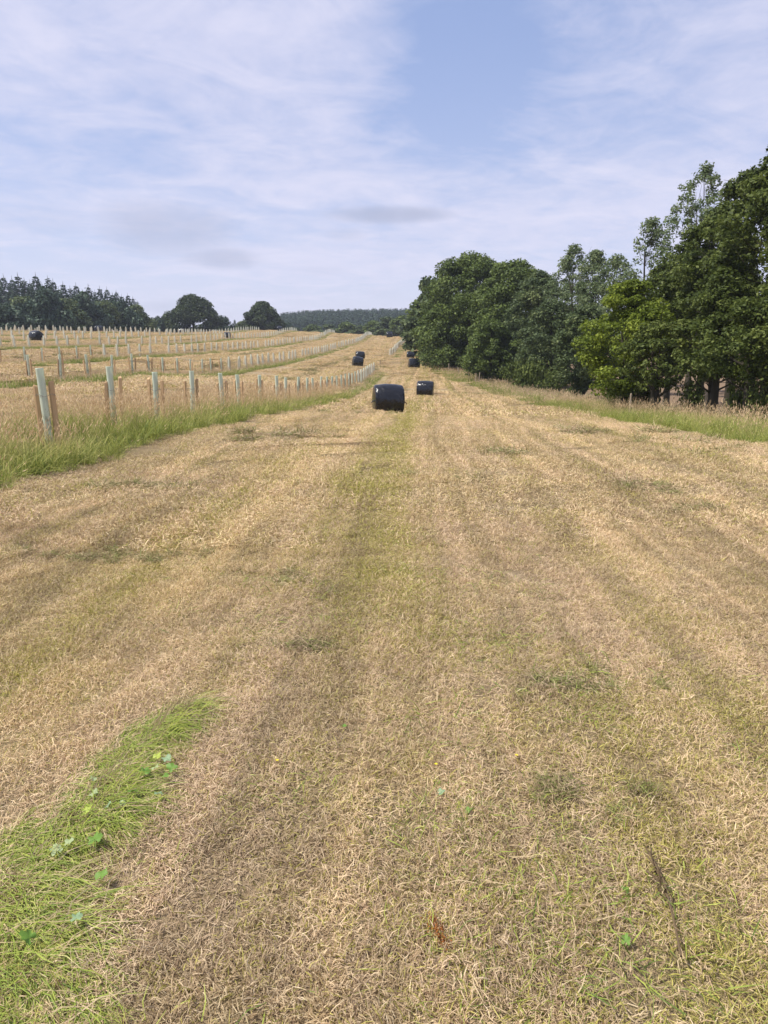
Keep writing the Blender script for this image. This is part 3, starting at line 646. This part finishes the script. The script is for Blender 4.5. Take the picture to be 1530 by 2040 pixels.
# ------------------------------------------------------------------ bales
def bale_mesh(seed, L=1.22, Rr=.63, sag=.06, bulge=.05):
    r = np.random.default_rng(seed); prof = []
    hl = L/2
    for t in np.linspace(0, 1, 7)[:-1]: prof.append((-hl-.015*math.cos(t*math.pi/2)*1.6, Rr*.80*t))
    for t in np.linspace(0, 1, 8): a = t*math.pi/2; prof.append((-hl+.12-.12*math.cos(a), Rr*.80+(Rr*.17)*math.sin(a)))
    for t in np.linspace(0, 1, 15)[1:-1]: prof.append((-hl+.12+(L-.24)*t, Rr*.97+bulge*math.sin(t*math.pi)*.8))
    prof += [(-a, b) for a, b in prof[:14][::-1]]
    ns = 72; V = []; off = r.uniform(0, 50)
    for i, (x, rad) in enumerate(prof):
        for j in range(ns):
            th = j/ns*2*math.pi; ny_, nz_ = math.cos(th), math.sin(th)
            w_ = 1+.018*mnoise.noise((x*3+off, ny_*2.2, nz_*2.2))
            e = sstep(abs(x), hl-.22, hl-.02)*(.018*math.sin(th*17+off)+.012*math.sin(th*31+off*2))*(1 if rad > Rr*.5 else rad/Rr)
            rr = rad*w_*(1+float(e)*.8); y_, z_ = rr*ny_, rr*nz_
            if z_ < 0: z_ = z_*(1-sag); y_ *= 1+sag*.7*min(1, -z_/Rr)
            z_ = max(z_, -Rr*(.90-sag*.5)+.012*abs(x))
            V.append((x, y_, z_))
    F = [(i*ns+j, i*ns+(j+1) % ns, (i+1)*ns+(j+1) % ns, (i+1)*ns+j) for i in range(len(prof)-1) for j in range(ns)]
    V = np.array(V); V[:, 2] -= V[:, 2].min()
    return MB().add(V, F).mesh('wrapped_body', m_bale, True)
def tail_mesh(seed):
    r = np.random.default_rng(seed); V = []; n = 7; 
    for i in range(n):
        t = i/(n-1); cx = .10*t; cz = -.10*t*t; w_ = .05*(1-.4*t)+.012*r.normal()
        for j in range(6):
            a = j/6*2*math.pi; V.append((cx+.01*r.normal(), w_*math.cos(a)*(1+.3*r.normal()), cz+w_*.6*math.sin(a)))
    F = [(i*6+j, i*6+(j+1) % 6, (i+1)*6+(j+1) % 6, (i+1)*6+j) for i in range(n-1) for j in range(6)]+[tuple(range((n-1)*6, n*6))]
    return MB().add(V, F).mesh('film_tail', m_bale, True)
bm_ = [bale_mesh(1, sag=.05), bale_mesh(2, L=1.2, Rr=.62, sag=.08), bale_mesh(3, L=1.15, Rr=.60, sag=.16, bulge=.07)]; tm_ = [tail_mesh(1), tail_mesh(2)]
def bale(px, Y, rz, label, v=0, tilt=0.0, sc=1.0, tails=(1, 1), near=True):
    x = gp(px, 700, Y)[0]; z = h1(x, Y)
    o = empty('silage_bale', (x, Y, z-.04), rz, label=label, cat='bale', group='black wrapped silage bales')
    srx, sry = slope_rot(np.array([x]), np.array([Y])); o.rotation_euler = (srx[0]*.8, tilt+sry[0]*.35, rz)
    b = mk('wrapped_body', bm_[v], None, o); b.scale = (sc, sc, sc*1.05)
    for s, on, zz in ((-1, tails[0], .55), (1, tails[1], .52)):
        if not on: continue
        t = mk('film_tail', tm_[(s+1)//2], None, o); t.location = (s*.615*sc, -.22, zz if on == 1 else .12); t.rotation_euler = (0, 0, 0 if s > 0 else math.pi)
        t.scale = (1.35*sc, sc, sc)
    return o
bale(773, 30.4, R(9), 'largest black wrapped bale, nearest, in the middle of the mown strip', 0, sc=.97)
bale(848, 55, R(-9), 'glossy black bale right behind and to the right of the largest bale', 1, tails=(0, 2), sc=1.0)
bale(824, 98, R(8), 'slumped wide black bale at the left foot of the leafy trees', 2, tails=(1, 0), sc=1.2, tilt=.06)
bale(817.5, 115, R(4), 'small upright looking black bale just above the slumped one beside the trees', 0, tails=(0, 0), sc=.93)
bale(711, 90, R(14), 'tilted black bale just beyond the far end of the nearest tube row', 1, tilt=.10, tails=(0, 0), sc=1.0)
bale(717, 106, R(12), 'black bale partly hidden behind the tilted bale at the end of the tube row', 1, tails=(0, 0), sc=1.0)
bale(75, 93, R(-30), 'black bale among the tree tubes at the far left', 2, tails=(0, 0), sc=1.15)
bale(454, 148, R(15), 'small black bale among the tube rows right of the round oak', 0, tails=(0, 0), sc=1.05)
bale(558, 208, R(10), 'tiny black bale at the crest below the second round tree', 0, tails=(0, 0), sc=1.1)
bale(200, 158, R(10), 'tiny dark bale on the crest in front of the left conifers', 0, tails=(0, 0), sc=1.2)
bale(776, 205, R(0), 'tiny dark bale at the top of the track before the far trees', 0, tails=(0, 0), sc=1.3)
bale(365, 190, R(-15), 'tiny shiny bale on the crest below the round oak', 0, tails=(0, 0), sc=1.1)

# ------------------------------------------------------------------ trees
def crown(name, mat, Rc, z0, z1, nclump, nleaf, leaf, seed, shape=.75, fill=.55, clump=.26, squash=.75, shrink=1.0, lobe=1.0, dome=False):
    r = np.random.default_rng(seed); Hc = z1-z0
    t = r.uniform(.02, 1, nclump); az = r.uniform(0, 2*np.pi, nclump); prof = np.sin(np.pi*np.clip(t**shape, 0, 1))**.65
    if dome: t = 1-(1-t)**1.0*.98; prof = np.where(t < .3, .82+.6*t, np.sqrt(np.clip(1-((t-.3)/.7)**2, 0, 1)))
    lob = 1+lobe*(.16*np.sin(az*3+seed)+.10*np.sin(az*5+seed*2))
    rad = Rc*prof*lob*np.where(r.random(nclump) < fill, r.uniform(.72, 1, nclump), r.uniform(.15, .8, nclump))*(1-clump*.6)
    cen = np.stack([rad*np.cos(az), rad*np.sin(az), z0+t*Hc*(1-.02)], 1)
    cr = Rc*clump*r.uniform(.55, 1.3, nclump)*shrink; wgt = cr**2; wgt /= wgt.sum()
    ci = r.choice(nclump, nleaf, p=wgt); d = unit(r.normal(0, 1, (nleaf, 3))); d[:, 2] = np.where(r.random(nleaf) < .35, np.abs(d[:, 2]), d[:, 2])
    rr = cr[ci]*(r.random(nleaf)**.4); p = cen[ci]+d*rr[:, None]*np.array([1, 1, squash]); p[:, 2] = np.maximum(p[:, 2], .15)
    nrm = unit(d*.55+r.normal(0, .5, (nleaf, 3))+np.array([0, 0, .55])); a = unit(np.cross(nrm, r.normal(0, 1, (nleaf, 3)))); b = np.cross(nrm, a)
    s = leaf*r.uniform(.6, 1.3, nleaf)[:, None]
    a, b = a*s*.62, b*s*.38
    Q = np.stack([p-a, p-b+nrm*s*.10, p+a, p+b-nrm*s*.06], 1)
    tint = np.clip(.5+.28*r.normal(0, 1, nleaf)+(r.normal(0, .16, nclump)[ci]), 0, 1)
    return quads(name, Q, mat, {'tint': tint}), cen
def trunk_mesh(cen, height, r0, seed, nlimb=26, lean=(0, 0), twig=.0, stems=1):
    r = np.random.default_rng(seed); mb = MB()
    for s in range(stems):
        lx, ly = lean[0]+(r.normal(0, .35) if s else 0), lean[1]+(r.normal(0, .3) if s else 0); off = np.array([r.normal(0, .25), r.normal(0, .2), 0]) if s else np.zeros(3)
        hh = height*.82; tt = np.linspace(0, 1, 9); wob = r.normal(0, .02, (9, 2)).cumsum(0)*height*.12
        P = np.stack([off[0]+lx*tt*hh*.3+wob[:, 0], off[1]+ly*tt*hh*.3+wob[:, 1], -.3+tt*(hh+.3)], 1)
        rad = r0*(1-tt)**.8*.9+.03; rad[0] *= 1.45; rad[1] *= 1.05
        if s: rad *= .75
        mb.add(*tube(P, rad, 8))
        pick = r.permutation(len(cen))[:nlimb//stems]
        for ci in pick:
            c_ = cen[ci]; zt = max(.12*height, min(hh*.9, c_[2]-.30*np.hypot(c_[0], c_[1])-.4)); f_ = zt/hh
            i = min(7, int(f_*8)); base = P[i]+(P[i+1]-P[i])*(f_*8-i)*1.0; m1 = base*.45+c_*.55+np.array([0, 0, -.08*height*.3]); b0 = max(.018, r0*(1-f_)*.38)
            mb.add(*tube([base, base*.75+m1*.25+np.array([0, 0, .06]), m1, c_*.9+m1*.1], [b0, b0*.8, b0*.5, .012], 5))
            for _ in range(int(twig)):
                e = c_+r.normal(0, .5, 3)*np.array([1, 1, .8]); mb.add(*tube([m1, (m1+e)/2+r.normal(0, .1, 3), e], [b0*.35, .014, .006], 3))
    return mb.mesh('trunk', m_bark, True)
SH = {}
def tree(px, Y, top, Rc, label, mat, cat='tree', base=.10, nclump=90, nleaf=14000, leaf=.26, seed=1, group=None, name='leafy_tree', r0=.22, share=None, dx=0, lean=(0, 0), stems=1, twig=0, **kw):
    x = gp(px, 700, Y)[0]+dx; z = h1(x, Y); ht = gp(px, top, Y)[2]-z
    o = empty(name, (x, Y, z), 0, label=label, cat=cat, group=group)
    if share and share in SH:
        cm, tm, h0, r_0 = SH[share]
    else:
        cm, cen = crown('crown', mat, Rc, ht*base, ht, nclump, nleaf, leaf, seed, **kw); tm = trunk_mesh(cen, ht, r0, seed+500, nlimb=(40 if twig else 26), lean=lean, stems=stems, twig=twig); h0, r_0 = ht, Rc
        if share: SH[share] = (cm, tm, h0, r_0)
    t = mk('trunk', tm, None, o); c_ = mk('crown', cm, None, o)
    if share:
        for q in (t, c_): q.scale = (Rc/r_0, Rc/r_0, ht/h0); q.rotation_euler = (0, 0, random.uniform(0, 6.28))
    return o
GT = 'trees along the right edge of the field'
tree(886, 104, 585, 4.4, 'lower sycamore at the left end of the right-hand trees, sloping down to the two bales', m_syc, seed=11, nleaf=24000, leaf=.25, base=.03, group=GT, dome=True, nclump=120, clump=.24, fill=.75, lobe=.5)
tree(935, 97, 512, 6.7, 'tallest and broadest rounded sycamore of the dense left-hand group', m_syc, seed=12, nleaf=56000, leaf=.27, base=.03, group=GT, dome=True, nclump=230, clump=.19, fill=.7, lobe=.35, r0=.4)
tree(1018, 88, 524, 5.2, 'broad sycamore on the right shoulder of the tallest one, beside the duller tree', m_syc, seed=13, nleaf=38000, leaf=.26, base=.03, group=GT, dome=True, nclump=180, clump=.21, fill=.7, lobe=.5)
tree(1070, 80, 546, 4.3, 'dull brownish green tree right of the dense sycamores', m_dull, seed=14, nleaf=25200, leaf=0.216, base=.05, group=GT, shape=.6, nclump=170, clump=.19, fill=.7, lobe=.7, dome=True)
tree(978, 78, 640, 3.3, 'low spreading sycamore bush in front of the tallest sycamore', m_syc, seed=15, nleaf=16200, leaf=0.202, base=.03, group=GT, nclump=170, clump=.19, fill=.7, lobe=.7)
tree(1095, 70, 600, 3.3, 'low dense tree below the first thin airy ash', m_dull, seed=16, nleaf=19800, leaf=0.187, base=.05, group=GT, nclump=170, clump=.19, fill=.7, lobe=.7)
tree(1134, 74, 486, 3.0, 'thin airy ash with two spiky tops, leftmost of the see-through trees', m_airy, seed=17, nleaf=9828, leaf=0.187, base=.18, group=GT, nclump=208, clump=0.165, r0=.15, twig=2, fill=.6, stems=2, shape=.8)
tree(1176, 70, 500, 3.2, 'airy ash standing second from the left among the see-through trees', m_airy, seed=18, nleaf=10584, leaf=0.180, base=.15, group=GT, nclump=218, clump=0.165, r0=.15, twig=2, fill=.6, stems=2)
tree(1218, 66, 508, 3.2, 'airy ash with ragged top, third of the see-through trees, left of the lime green maple', m_airy, seed=19, nleaf=10584, leaf=0.173, base=.15, group=GT, nclump=218, clump=0.165, r0=.15, twig=2, fill=.6)
tree(1283, 55, 434, 3.0, 'airy ash with leaning branches rising behind the lime green maple', m_airy, seed=20, nleaf=8189, leaf=0.158, base=.2, group=GT, nclump=180, clump=0.150, r0=.18, twig=2, fill=.5, lean=(-.15, 0), stems=2)
tree(1378, 50, 327, 2.9, 'tallest airy ash with thin see-through top, standing against the sky', m_airy, seed=21, nleaf=9072, leaf=0.151, base=0.30, group=GT, nclump=190, clump=0.143, r0=.2, twig=2, fill=.5, stems=2, shape=1.1)
tree(1250, 37, 560, 2.5, 'bright lime green maple in front of the airy trees', m_lime, seed=22, nleaf=32000, leaf=0.122, base=.10, group=GT, nclump=90, clump=.26, r0=.14, squash=.6, stems=2)
tree(1168, 54, 610, 2.6, 'shadowy low tree between the dense trees and the lime green maple', m_dull, seed=23, nleaf=19800, leaf=0.158, base=.10, group=GT, r0=.13, nclump=170, clump=.19, fill=.7, lobe=.7)
tree(1335, 43, 505, 2.7, 'dark green tree directly right of the lime green maple', m_dark, seed=24, nleaf=21420, leaf=0.144, base=0.30, group=GT, r0=.18, nclump=130, clump=.19, fill=.62, twig=1)
tree(1402, 38, 430, 2.6, 'dark leafy tree below the tallest airy ash', m_dark, seed=25, nleaf=24480, leaf=0.137, base=0.30, group=GT, r0=.22, nclump=130, clump=.19, fill=.62, twig=1)
tree(1462, 35, 345, 2.7, 'tall dark tree second from the right edge, with rounded shoulder', m_dark, seed=26, nleaf=30600, leaf=0.130, base=0.30, group=GT, r0=.25, nclump=130, clump=.19, fill=.62, twig=1)
tree(1532, 31, 272, 3.0, 'tallest dark tree, cut by the right edge of the picture', m_dark, seed=27, nleaf=33660, leaf=0.130, base=0.30, group=GT, r0=.25, nclump=130, clump=.19, fill=.62, twig=1)
tree(1640, 27, 330, 2.8, 'dark tree just outside the right edge whose twigs reach in', m_dark, seed=28, nleaf=21420, leaf=0.130, base=0.30, group=GT, r0=.22, nclump=130, clump=.19, fill=.62, twig=1)
tree(1430, 30.5, 560, 2.1, 'low dark leafy tree in front with thick trunk near the right edge', m_dark, seed=29, nleaf=16830, leaf=0.115, base=0.30, group=GT, r0=.2, stems=2, nclump=130, clump=.19, fill=.62, twig=1)
tree(1500, 27, 600, 2.0, 'low leafy tree with dark trunk closest to the right edge', m_dark, seed=30, nleaf=15300, leaf=0.108, base=0.36, group=GT, r0=.2, nclump=130, clump=.19, fill=.62, twig=1)
tree(1312, 34, 640, 1.6, 'slim leaning double trunk tree right below the lime green maple', m_dark, seed=31, nleaf=7650, leaf=0.115, base=0.30, group=GT, r0=.13, stems=2, lean=(-.3, 0), nclump=130, clump=.19, fill=.62, twig=1)
# trees beyond, towards the crest
for i, (px, Y, top, Rc, lab) in enumerate(((858, 122, 560, 4.5, 'dark sycamore peeping out behind the left end of the right-hand trees'), (845, 150, 598, 5, 'round tree at the far left foot of the right-hand tree line'),
        (826, 235, 618, 6, 'bushy tree at the crest touching the right-hand tree line'), (800, 240, 632, 5.5, 'round pale green bush tree behind the bale at the top of the track'), (772, 245, 634, 6, 'tallest round tree of the group behind the crest, under the far spruce hill'),
        (745, 250, 642, 5, 'dark round tree behind the short row on the crest'), (718, 262, 650, 5, 'small dark tree left of the round group behind the crest'), (690, 275, 645, 6, 'broad low tree behind the middle rows of tubes'),
        (655, 280, 648, 6.5, 'long low tree left of the group behind the crest'), (622, 285, 650, 6, 'lowest bushy tree between the second round tree and the group'), (590, 285, 655, 5, 'low bush tree right beside the second round tree'))):
    tree(px, Y, top, Rc, lab, m_syc if i % 2 else m_dull, seed=40+i, nleaf=6500, leaf=.6, base=.02, nclump=60, group='trees behind the crest of the field', share='bgA' if i % 2 else 'bgB', name='round_tree', clump=.3)
tree(388, 226, 594, 9.6, 'large round oak standing alone on the crest left of centre', m_oak, seed=64, nleaf=30000, leaf=.5, base=.02, nclump=120, name='round_oak', r0=.5, clump=.22, shape=.50, fill=.85, lobe=.25)
tree(526, 236, 606, 6.9, 'smaller round oak on the crest, right of the large one', m_oak, seed=65, nleaf=22000, leaf=.5, base=.03, nclump=100, name='round_oak', r0=.4, clump=.22, shape=.55, fill=.85, lobe=.3)
# bushes and trees in front of the conifers on the left
LB = [(18, 158, 612, 5.5, 'pale bushy tree at the left edge in front of the conifers'), (55, 172, 596, 6, 'second broad bush tree from the left edge'), (98, 170, 583, 6.5, 'tallest broad tree in front of the left conifers'),
      (140, 176, 600, 5.5, 'olive bush tree right of the tallest broad one'), (175, 182, 592, 6, 'dark broad tree in the middle of the left wood'), (210, 188, 604, 5.5, 'broad tree right of the middle of the left wood'),
      (245, 194, 606, 5.5, 'second broad tree from the right end of the left wood'), (280, 202, 612, 5, 'rounded tree at the right end of the left wood'), (322, 232, 636, 4.5, 'low bush in the dip between the left wood and the large oak'), (340, 236, 628, 4.5, 'low bush against the left side of the large oak'), (446, 238, 634, 4, 'low bush against the right side of the large oak'), (486, 240, 642, 3.5, 'low bush on the left side of the smaller oak'), (574, 246, 646, 4, 'low bush on the right side of the smaller oak')]
for i, (px, Y, top, Rc, lab) in enumerate(LB):
    tree(px, Y, top, Rc, lab, m_dull if i % 2 else m_bluewood, seed=70+i, nleaf=8000, leaf=.5, base=.02, nclump=70, group='broad trees before the left conifers', share='lbA' if i % 2 else 'lbB', name='broad_tree', clump=.26)

def spruce_mesh(seed, h=1.0, nq=3400, rb=.30, mat=m_conif, q=.07):
    r = np.random.default_rng(seed); t = 1-r.random(nq)**.62*1.0; t = np.clip(t, 0, .97); az = r.uniform(0, 6.28, nq)
    lv = np.round(t*20)/20+r.normal(0, .015, nq); br = np.array([math.sin(k*12.9898+seed)*43758.5 % 1 for k in range(27*9)])
    kk = (np.round(t*26).astype(int)*9+(az/6.283*9).astype(int)) % len(br); lim = rb*(1-t)**.85*(.6+.6*br[kk])+.006
    rad = lim*r.random(nq)**.5; p = np.stack([rad*np.cos(az), rad*np.sin(az), lv*h-rad*.28], 1)
    d = np.stack([np.cos(az), np.sin(az), -.25+r.normal(0, .25, nq)], 1); d = unit(d); s = unit(np.cross(d, r.normal(0, 1, (nq, 3)))+np.array([0, 0, .2]))
    L_ = q*(.35+.8*(1-t))[:, None]; Q = np.stack([p-d*L_*.4, p+s*L_*.28, p+d*L_*.7, p-s*L_*.28], 1)
    return quads('crown', Q, mat, {'tint': r.random(nq)})
sp = [spruce_mesh(200+i) for i in range(4)]
V_, F_ = tube([(0, 0, -.02), (0, 0, .5), (0, 0, .985), (0, 0, 1.03)], [.013, .008, .003, .001], 5); sp_trunk = MB().add(V_, F_).mesh('trunk', m_bark)
CT = [(-12, 566), (0, 560), (12, 553), (22, 549), (38, 553), (50, 546), (62, 556), (73, 560), (85, 546), (96, 566), (108, 552), (118, 558), (128, 573), (137, 563), (150, 572), (162, 566), (174, 579), (186, 568), (198, 580), (208, 572), (222, 574), (232, 584), (240, 580), (250, 588), (262, 586), (272, 592), (280, 600), (288, 610), (296, 622), (300, 636), (344, 636), (470, 636), (462, 648)]
for i, (px, top) in enumerate(CT):
    Y = 205+(i*37 % 40)*.8 if px < 310 else 262; x = gp(px, 700, Y)[0]; z = h1(x, Y); ht = gp(px, top, Y)[2]-z
    if px < 310: lab = f'dark spruce with spiky top in the left wood, {ORD[i]} from the left edge' if i < 20 else f'dark spruce near the right end of the left wood, {ORD[29-i]} from its right end'
    else: lab = {344: 'small spruce half hidden behind the left side of the large oak', 470: 'taller of the two small spruces between the two round oaks', 462: 'shorter of the two small spruces between the two round oaks'}[px]
    o = empty('spruce_tree', (x, Y, z), random.uniform(0, 6), label=lab, cat='tree', group='spruces on the left skyline')
    for nm, me in (('crown', sp[i % 4]), ('trunk', sp_trunk)): c_ = mk(nm, me, None, o); c_.scale = (ht*1.05, ht*1.05, ht)
# the far spruce plantation on the hill
low = [src('far_spruce', spruce_mesh(220+i, 1.0, 260, .20, m_bluewood, .13)) for i in range(3)]
r = np.random.default_rng(300); n = 5200; y = r.uniform(430, 660, n); x = r.uniform(-.135, .20, n)*y
hh = r.uniform(10, 14, n)
scatter('far_spruce_wood', low, np.stack([x, y, H(x, y)-.5], 1), np.stack([np.zeros(n), np.zeros(n), r.uniform(0, 6, n)], 1), np.stack([hh*1.5, hh*1.5, hh], 1), r.integers(0, 3, n), 'dark spruce plantation covering the far hill behind the crest')
# hedge line far beyond the brown field
n = 260; y = r.uniform(150, 170, n); x = np.linspace(30, 190, n); hd = [src('hedge_bush', crown('hedge_bush', m_dull, 1.6, 0, 3.0, 14, 500, .4, 310)[0])]
scatter('far_hedge', hd, np.stack([x, y, H(x, y)], 1), np.stack([np.zeros(n), np.zeros(n), r.uniform(0, 6, n)], 1), np.stack([r.uniform(.8, 1.4, n)]*3, 1), np.zeros(n), 'low hedge at the far side of the brown field behind the trees')

# undergrowth at the foot of the right-hand trees
UG = [(905, 98, 722, 1.6), (940, 90, 715, 1.8), (985, 80, 712, 1.9), (1025, 73, 722, 1.7), (1062, 66, 728, 1.6), (1102, 60, 738, 1.4), (1150, 56, 774, .7), (1236, 41, 768, .8), (1290, 37, 768, .8), (1390, 33, 758, .8), (1500, 28, 762, .8), (1540, 26.5, 755, .8)]
for i, (px, Y, top, Rc) in enumerate(UG):
    tree(px, Y, top, Rc, f'shady bush at the foot of the right-hand trees, {ORD[i]} from their left end', m_brownleaf if i > 5 else m_dark, cat='bush', seed=90, nleaf=1500, leaf=.17, base=0.0, nclump=30, clump=.4, share='ugA' if i % 2 else 'ugB', name='bush', group='bushes under the right-hand trees', r0=.03)

# fence posts at the tree edge
for px, Y, hgt, lab in ((895, 92, 1.1, 'thin grey fence post leftmost in the shade of the sycamores'), (914, 86, 1.0, 'thin fence post second from the left under the sycamores'), (935, 79, 1.15, 'pale fence post third from the left under the sycamores'),
                        (949, 75, 1.1, 'left one of the close pair of fence posts at the grass verge'), (955, 74.5, 1.2, 'right one of the close pair of fence posts at the grass verge'), (1262, 34, 1.0, 'weathered fence post below the lime green maple'), (1412, 30, 1.0, 'grey fence post before the trunks near the right edge'), (757, 96, .9, 'lone short post at the end of the nearest tube row')):
    x = gp(px, 700, Y)[0]; z = h1(x, Y); s = hgt/1.0; V, F = tube([(0, 0, -.1), (.01, 0, hgt*.5), (0, .01, hgt-.04), (0, .01, hgt)], [.055, .05, .048, .03], 8); F = list(F)+[tuple(range(24, 32))]
    o = mk('fence_post', MB().add(V, F).mesh('fence_post', m_post)); o.location = (x, Y, z); o.rotation_euler = (r.normal(0, .03), r.normal(0, .04), 0); tag(o, lab, 'post', 'old fence posts at the field edge')

# ------------------------------------------------------------------ loose leaves, stem, crumbs in the foreground
def mleaf(name, c1, c2, rough=.5):
    m, N = new_mat(name); tc = N.n('ShaderNodeTexCoord').outputs['Object']; n = N.noise(tc, 40, 3, .6); finish(N, N.mix(n, c1, c2), rough, bump(N, n, .3, .002), .4, .25); return m
ml_pale = mleaf('pale_leaf', (.30, .38, .17, 1), (.40, .46, .24, 1)); ml_green = mleaf('green_leaf', (.10, .21, .03, 1), (.20, .34, .05, 1)); ml_yel = mleaf('yellow_leaf', (.32, .42, .05, 1), (.48, .54, .09, 1)); ml_blue = mleaf('bluish_leaf', (.20, .32, .16, 1), (.32, .42, .24, 1))
def lobed(seed, mat, lobes=5, ln=1.0):
    r = np.random.default_rng(seed); n = lobes*8; V = [(0, 0, .05)]; 
    for i in range(n):
        a = -2.5+5.0*i/(n-1); k = .62+.38*abs(math.cos((a/5.0)*math.pi*lobes))**.7; rr = k*(1-.22*abs(a)/2.5)*(1+.06*r.normal())*ln
        V.append((rr*math.sin(a)*.75, rr*math.cos(a), .10*math.sin(a*4)*rr+.12*rr*abs(math.sin(a))))
    V.append((0, -.5, .0)); F = [(0, i, i+1) for i in range(1, n)]
    V += [(-.03, -.05, .03), (.03, -.05, .03), (.02, -.9, .02), (-.02, -.9, .02)]; F.append((n+2, n+3, n+4, n+5))
    return MB().add(V, F).mesh('fallen_leaf', mat, True)
LEAF = [(189, 1583, .030, ml_pale, 'cream coloured small leaf on the upper left edge of the green swath'), (189, 1614, .036, ml_pale, 'pale lobed leaf just below the cream one on the green swath'), (218, 1641, .028, ml_blue, 'small bluish green leaf right of the yellow leaf on the swath'),
        (176, 1650, .036, ml_yel, 'bright yellow green leaf on the left side of the swath'), (117, 1733, .042, ml_pale, 'larger pale leaf of a close pair on the lower swath'), (141, 1717, .034, ml_pale, 'smaller pale leaf, right one of the close pair on the lower swath'),
        (194, 1712, .052, ml_green, 'largest deep green broad leaf in the lower swath'), (315, 1541, .034, ml_yel, 'lime coloured leaf at the top right of the swath'), (334, 1543, .038, ml_blue, 'bluish lobed leaf at the right edge of the swath'),
        (313, 1562, .036, ml_pale, 'pale toothed leaf below the lime coloured leaf'), (290, 1572, .045, ml_green, 'green leaf in the middle of the leafy clump on the swath'), (345, 1565, .042, ml_green, 'green leaf farthest right in the leafy clump'), (330, 1583, .036, ml_green, 'lower green leaf of the leafy clump'),
        (206, 1786, .045, ml_green, 'green leaf below the largest deep green leaf'), (157, 1871, .034, ml_blue, 'dull bluish leaf low in the swath'), (247, 1637, .026, ml_pale, 'small pale leaf in the middle of the swath'), (270, 1612, .032, ml_green, 'small green leaf between two pale ones on the swath'), (321, 1618, .03, ml_blue, 'grey green leaf on the right flank of the swath'),
        (876, 1604, .030, ml_blue, 'pale bluish leaf lying alone on the straw right of centre'), (930, 1643, .030, ml_green, 'flat green leaf just right of the lone pale bluish leaf'), (685, 1466, .026, ml_green, 'small bright green leaf alone near the centre of the straw'), (1245, 1808, .024, ml_green, 'small green leaf near the dried dark stem'), (1244, 1912, .028, ml_green, 'green leaf at the bottom right of the straw'), (62, 1910, .04, ml_green, 'green leaf at the bottom left in the thick green grass')]
for i, (px, py, s, m, lab) in enumerate(LEAF):
    q = gp(px, py, 1.0); Y = CAMH/(CAMH-q[2]); x = q[0]*Y; z = h1(x, Y)
    o = mk('fallen_leaf', lobed(400+i, m, random.choice((3, 5, 5)))); o.location = (x, Y, z+(.042 if px < 400 else .026)); s *= .70; o.scale = (s, s, s*1.6); o.rotation_euler = (random.uniform(-.1, .7), random.uniform(-.5, .5), random.uniform(0, 6.28)); tag(o, lab, 'leaf', 'broad leaves lying on the cut grass')
m_stem, N = new_mat('dried_stem'); finish(N, (.13, .09, .05, 1), .8, None, .2)
mb = MB(); q = [gp(1290, 1735, 1.0), gp(1318, 1800, 1), gp(1340, 1880, 1), (gp(1352, 1955, 1))]; pts = []
for i, a in enumerate(q): Y = CAMH/(CAMH-a[2]); pts.append((a[0]*Y, Y, h1(a[0]*Y, Y)+.035+.012*(i % 2)))
mb.add(*tube(pts, [.0018, .0025, .003, .003], 6)); pa = np.array(pts)
for t in np.linspace(.05, .7, 26):
    b = pa[0]+(pa[2]-pa[0])*t; e = b+np.random.default_rng(int(t*1000)).normal(0, .014, 3); mb.add(*tube([b, e], [.0018, .003], 4))
tag(mk('dried_dock_stem', mb.mesh('dried_dock_stem', m_stem)), 'thin dark dried seed stem lying on the straw at the lower right', 'stem')
m_rust, N = new_mat('rusty_seeds'); finish(N, (.30, .115, .03, 1), .8, None, .2, .1)
rr_ = np.random.default_rng(5); n = 260; a = gp(868, 1895, 1.0); Y = CAMH/(CAMH-a[2]); cx, cy = a[0]*Y, Y
t = rr_.random(n); p = np.stack([cx-.012+.035*t+rr_.normal(0, .010, n), cy+.05-.10*t+rr_.normal(0, .012, n), np.full(n, h1(cx, cy)+.02)+rr_.random(n)*.012], 1)
d1 = unit(rr_.normal(0, 1, (n, 3)))*.0035; d2 = unit(rr_.normal(0, 1, (n, 3)))*.0025
tag(mk('brown_seed_crumbs', quads('brown_seed_crumbs', np.stack([p-d1, p-d2, p+d1, p+d2], 1), m_rust)), 'rusty brown crumbled dock seeds on the straw at the bottom centre', kind='stuff')
m_flower, N = new_mat('yellow_petals'); finish(N, (.75, .62, .05, 1), .6, None, .2, .2)
FL = [(1028, 1531, 'tiny yellow flower on the straw right of centre'), (868, 1547, 'tiny yellow flower nearer the centre'), (553, 1542, 'tiny yellow flower left of centre beside the swath')]
for px, py, lab in FL:
    a = gp(px, py, 1.0); Y = CAMH/(CAMH-a[2]); mb = MB(); V = [(0, 0, .002)]+[((.8+.2*(i % 2))*math.cos(i*math.pi/5), (.8+.2*(i % 2))*math.sin(i*math.pi/5), .3) for i in range(10)]
    mb.add(V, [(0, 1+i, 1+(i+1) % 10) for i in range(10)]); o = mk('yellow_flower', mb.mesh('yellow_flower', m_flower)); o.location = (a[0]*Y, Y, h1(a[0]*Y, Y)+.03); o.scale = (.007, .007, .007); tag(o, lab, 'flower', 'tiny yellow flowers in the stubble')

HAZE = 0.0003
if HAZE:
    mh, N = new_mat('haze'); v = N.n('ShaderNodeVolumePrincipled'); v.inputs['Color'].default_value = (.80, .86, 1, 1); v.inputs['Density'].default_value = HAZE; v.inputs['Anisotropy'].default_value = .2
    o = N.n('ShaderNodeOutputMaterial'); N.l(v.outputs[0], o.inputs['Volume'])
    tag(mk('haze', MB().box(-1550, 1550, -330, 2650, -9, 52).mesh('haze', mh)), kind='stuff')
